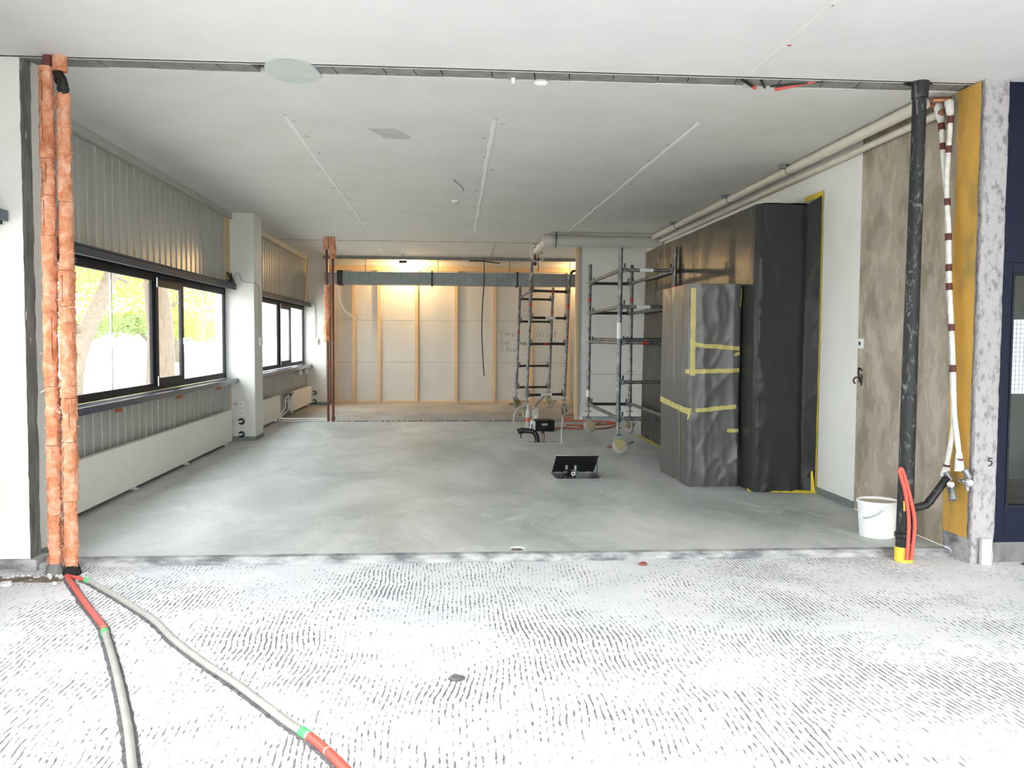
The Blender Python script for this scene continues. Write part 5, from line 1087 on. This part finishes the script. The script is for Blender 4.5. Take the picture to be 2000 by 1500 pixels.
floor_pipe('floor conduit that is red near the risers and runs on white to the bottom edge', c1, [(0, 3, 0.017, 'conduit_red', 'red_conduit'), (3, 9, 0.0165, 'sleeve_grey', 'white_sleeve')], (24,))
floor_pipe('floor conduit white in the middle and red at its near end', c2_, [(0, 1, 0.0125, 'conduit_red', 'red_conduit'), (1, 11, 0.0165, 'sleeve_grey', 'white_sleeve'), (11, 15, 0.017, 'conduit_coral', 'red_conduit')], (8, 86))
m = MB()
for i in range(61):
    x = -3.2+0.86*i/60; y = 5.485+0.015*fbm(x, 0, 0, 5); wa = 0.07+0.02*fbm(x, 3, 0, 8); m.v += [Vector((x, y-wa, ZF+0.001)), Vector((x, y, ZF+0.006+0.004*fbm(x, 1, 1, 15))), Vector((x, y+wa, ZF+0.001))]
for i in range(60):
    for k in range(2): a = 3*i+k; m.f.append((a, a+3, a+4, a+1))
m.build('dirt_trench', 'trench_dirt', ff)
rb = random.Random(4); m = MB()
for k in range(70):
    x, y = rb.uniform(-3.0, -2.2), rb.gauss(5.52, 0.08); r = rb.uniform(0.005, 0.017); q = MB().sphere((x, y, ZF+r*0.5), r, 6, 0.7); m.add([v+Vector((rb.uniform(-1, 1), rb.uniform(-1, 1), rb.uniform(-1, 1)))*r*0.25 for v in q.v], q.f)
m.build('rubble_crumbs', 'concrete_light', ff, kind='stuff')
def chip(name, c, r, mt, label, cat, sz=0.4, seed=0):
    q = MB().sphere((c[0], c[1], ZF+r*sz*0.8), r, 10, sz); q.v = [v+Vector((0.5*r*fbm(v.x*40+seed, v.y*40, v.z*40), 0.4*r*fbm(v.x*40, v.y*40+seed, 1), 0.2*r*fbm(v.x*40, seed, v.y*40))) for v in q.v]
    return tag(q.build(name, mt, None, False), label, cat)
chip('rubble_chip', (0.047, 3.75), 0.032, 'chase_dirt', 'dark stone chip lying in the middle of the white floor', 'rubble', 0.35, 2)
chip('plastic_scrap', (1.301, 5.63), 0.026, 'brake_red', 'small coral red plastic scrap in front of the screed edge', 'scrap', 0.45, 5)
chip('rubble_chip', (-2.62, 5.33), 0.035, 'concrete_light', 'pale stone lump beside the dirt trench at the left', 'rubble', 0.5, 8)
chip('rubble_chip', (3.87, 5.50), 0.022, 'mortar_dark', 'small dark crumb in front of the navy door', 'rubble', 0.4, 3)

# ------------------------------------------------------------------ outside the windows
m = MB(); m.add([(-80, -60, -0.15), (-3.2, -60, -0.15), (-3.2, 90, -0.15), (-80, 90, -0.15)], [(0, 1, 2, 3)]); m.add([(-3.2, -60, -0.15), (80, -60, -0.15), (80, -1.62, -0.15), (-3.2, -1.62, -0.15)], [(0, 1, 2, 3)])
t = m.build('ground_outside', 'paving_pale', kind='structure'); t['label'] = 'pale paved yard outside the windows'
def tree(base, trunk, radii, crown, mats, label, seed, nleaf=1500, branches=()):
    rnd = random.Random(seed); t = thing('tree', base, label, 'tree', 'trees outside the windows')
    MB().tube(smooth_path(trunk, 5), [radii[0]+(radii[1]-radii[0])*i/(5*(len(trunk)-1)) for i in range(5*(len(trunk)-1)+1)], 12).build('trunk', 'bark', t, True)
    for br in branches: MB().tube(smooth_path(br, 5), [0.12+(0.03-0.12)*i/(5*(len(br)-1)) for i in range(5*(len(br)-1)+1)], 8).build('branch', 'bark', t, True)
    for k, mt in enumerate(mats):
        f = MB()
        for q in range(int(nleaf*1.7)//len(mats)):
            c, rr = rnd.choice(crown); v = Vector((rnd.gauss(0, 1), rnd.gauss(0, 1), rnd.gauss(0, 0.8))); v = v.normalized()*rnd.random()**0.45
            p = Vector(c)+Vector((v.x*rr[0], v.y*rr[1], v.z*rr[2])); s = rnd.uniform(0.06, 0.15); n = Vector((rnd.gauss(0, 1), rnd.gauss(0, 1), rnd.gauss(0, 1))).normalized(); a = n.orthogonal().normalized(); b = n.cross(a)
            f.add([p-a*s, p-b*s*0.6, p+a*s, p+b*s*0.6], [(0, 1, 2, 3)])
        f.build('foliage', mt, t, kind='stuff')
Y_, G_ = 'leaf_yellow', 'leaf_green'
tree((-8.8, 21.0, -0.15), [(-8.8, 21.0, -0.2), (-8.9, 21.6, 0.9), (-9.0, 22.9, 1.9), (-9.0, 23.7, 2.6), (-9.0, 24.3, 3.4), (-9.2, 25.2, 5.2)], (0.27, 0.14), [((-9.2, 25, 5.6), (2.2, 3.0, 1.8)), ((-10, 22, 4.4), (1.6, 2.6, 1.3)), ((-9.5, 28, 4.6), (1.6, 2.4, 1.5))], (Y_,), 'leaning tree with a curved trunk nearest the wide window', 1, 2600, [[(-8.95, 22.2, 1.4), (-9.2, 21.4, 2.4), (-9.4, 20.8, 3.8)], [(-9.0, 23.8, 2.7), (-9.2, 25.0, 3.1), (-9.3, 26.3, 3.0)]])
tree((-9.8, 30.6, -0.15), [(-9.8, 30.6, -0.2), (-9.8, 30.7, 1.5), (-9.9, 30.6, 3.2), (-9.9, 30.4, 5.0)], (0.48, 0.34), [((-9.9, 30.5, 5.4), (2.4, 3.2, 1.8)), ((-10.5, 34, 4.6), (1.8, 2.8, 1.4))], (Y_,), 'thick upright tree seen through the narrow middle pane', 2, 2200, [[(-9.9, 30.6, 3.2), (-9.8, 32.5, 3.5), (-9.8, 34.5, 4.2)]])
tree((-15, 45.8, -0.15), [(-15, 45.8, -0.2), (-15, 45.7, 2), (-15.2, 45, 5)], (0.3, 0.15), [((-15, 38, 4.2), (2.5, 5.0, 2.4)), ((-16, 45, 4.6), (2.5, 5.0, 2.6)), ((-15, 48, 2.2), (2, 4, 1.0))], (Y_, G_), 'broad yellow-green tree behind the two nearer trunks', 3, 4200)
tree((-17, 56, -0.15), [(-17, 56, -0.2), (-17, 56, 2), (-17, 56, 5)], (0.3, 0.15), [((-17, 56, 4.5), (3, 6, 2.8)), ((-17, 64, 4.0), (3, 6, 2.8)), ((-16, 60, 1.9), (2, 6, 0.9))], (Y_, G_), 'farthest yellow-green tree seen through the right pane', 4, 4200)
tree((-14, 42.7, -0.15), [(-14, 42.7, -0.2), (-14, 42.5, 1.0), (-14, 40, 1.8), (-14, 36, 1.9)], (0.12, 0.05), [((-14, 36, 1.9), (1.2, 3.0, 0.6)), ((-14, 40, 2.0), (1.2, 2.4, 0.5))], (G_,), 'low green shrub at the horizon outside the wide window', 5, 900)
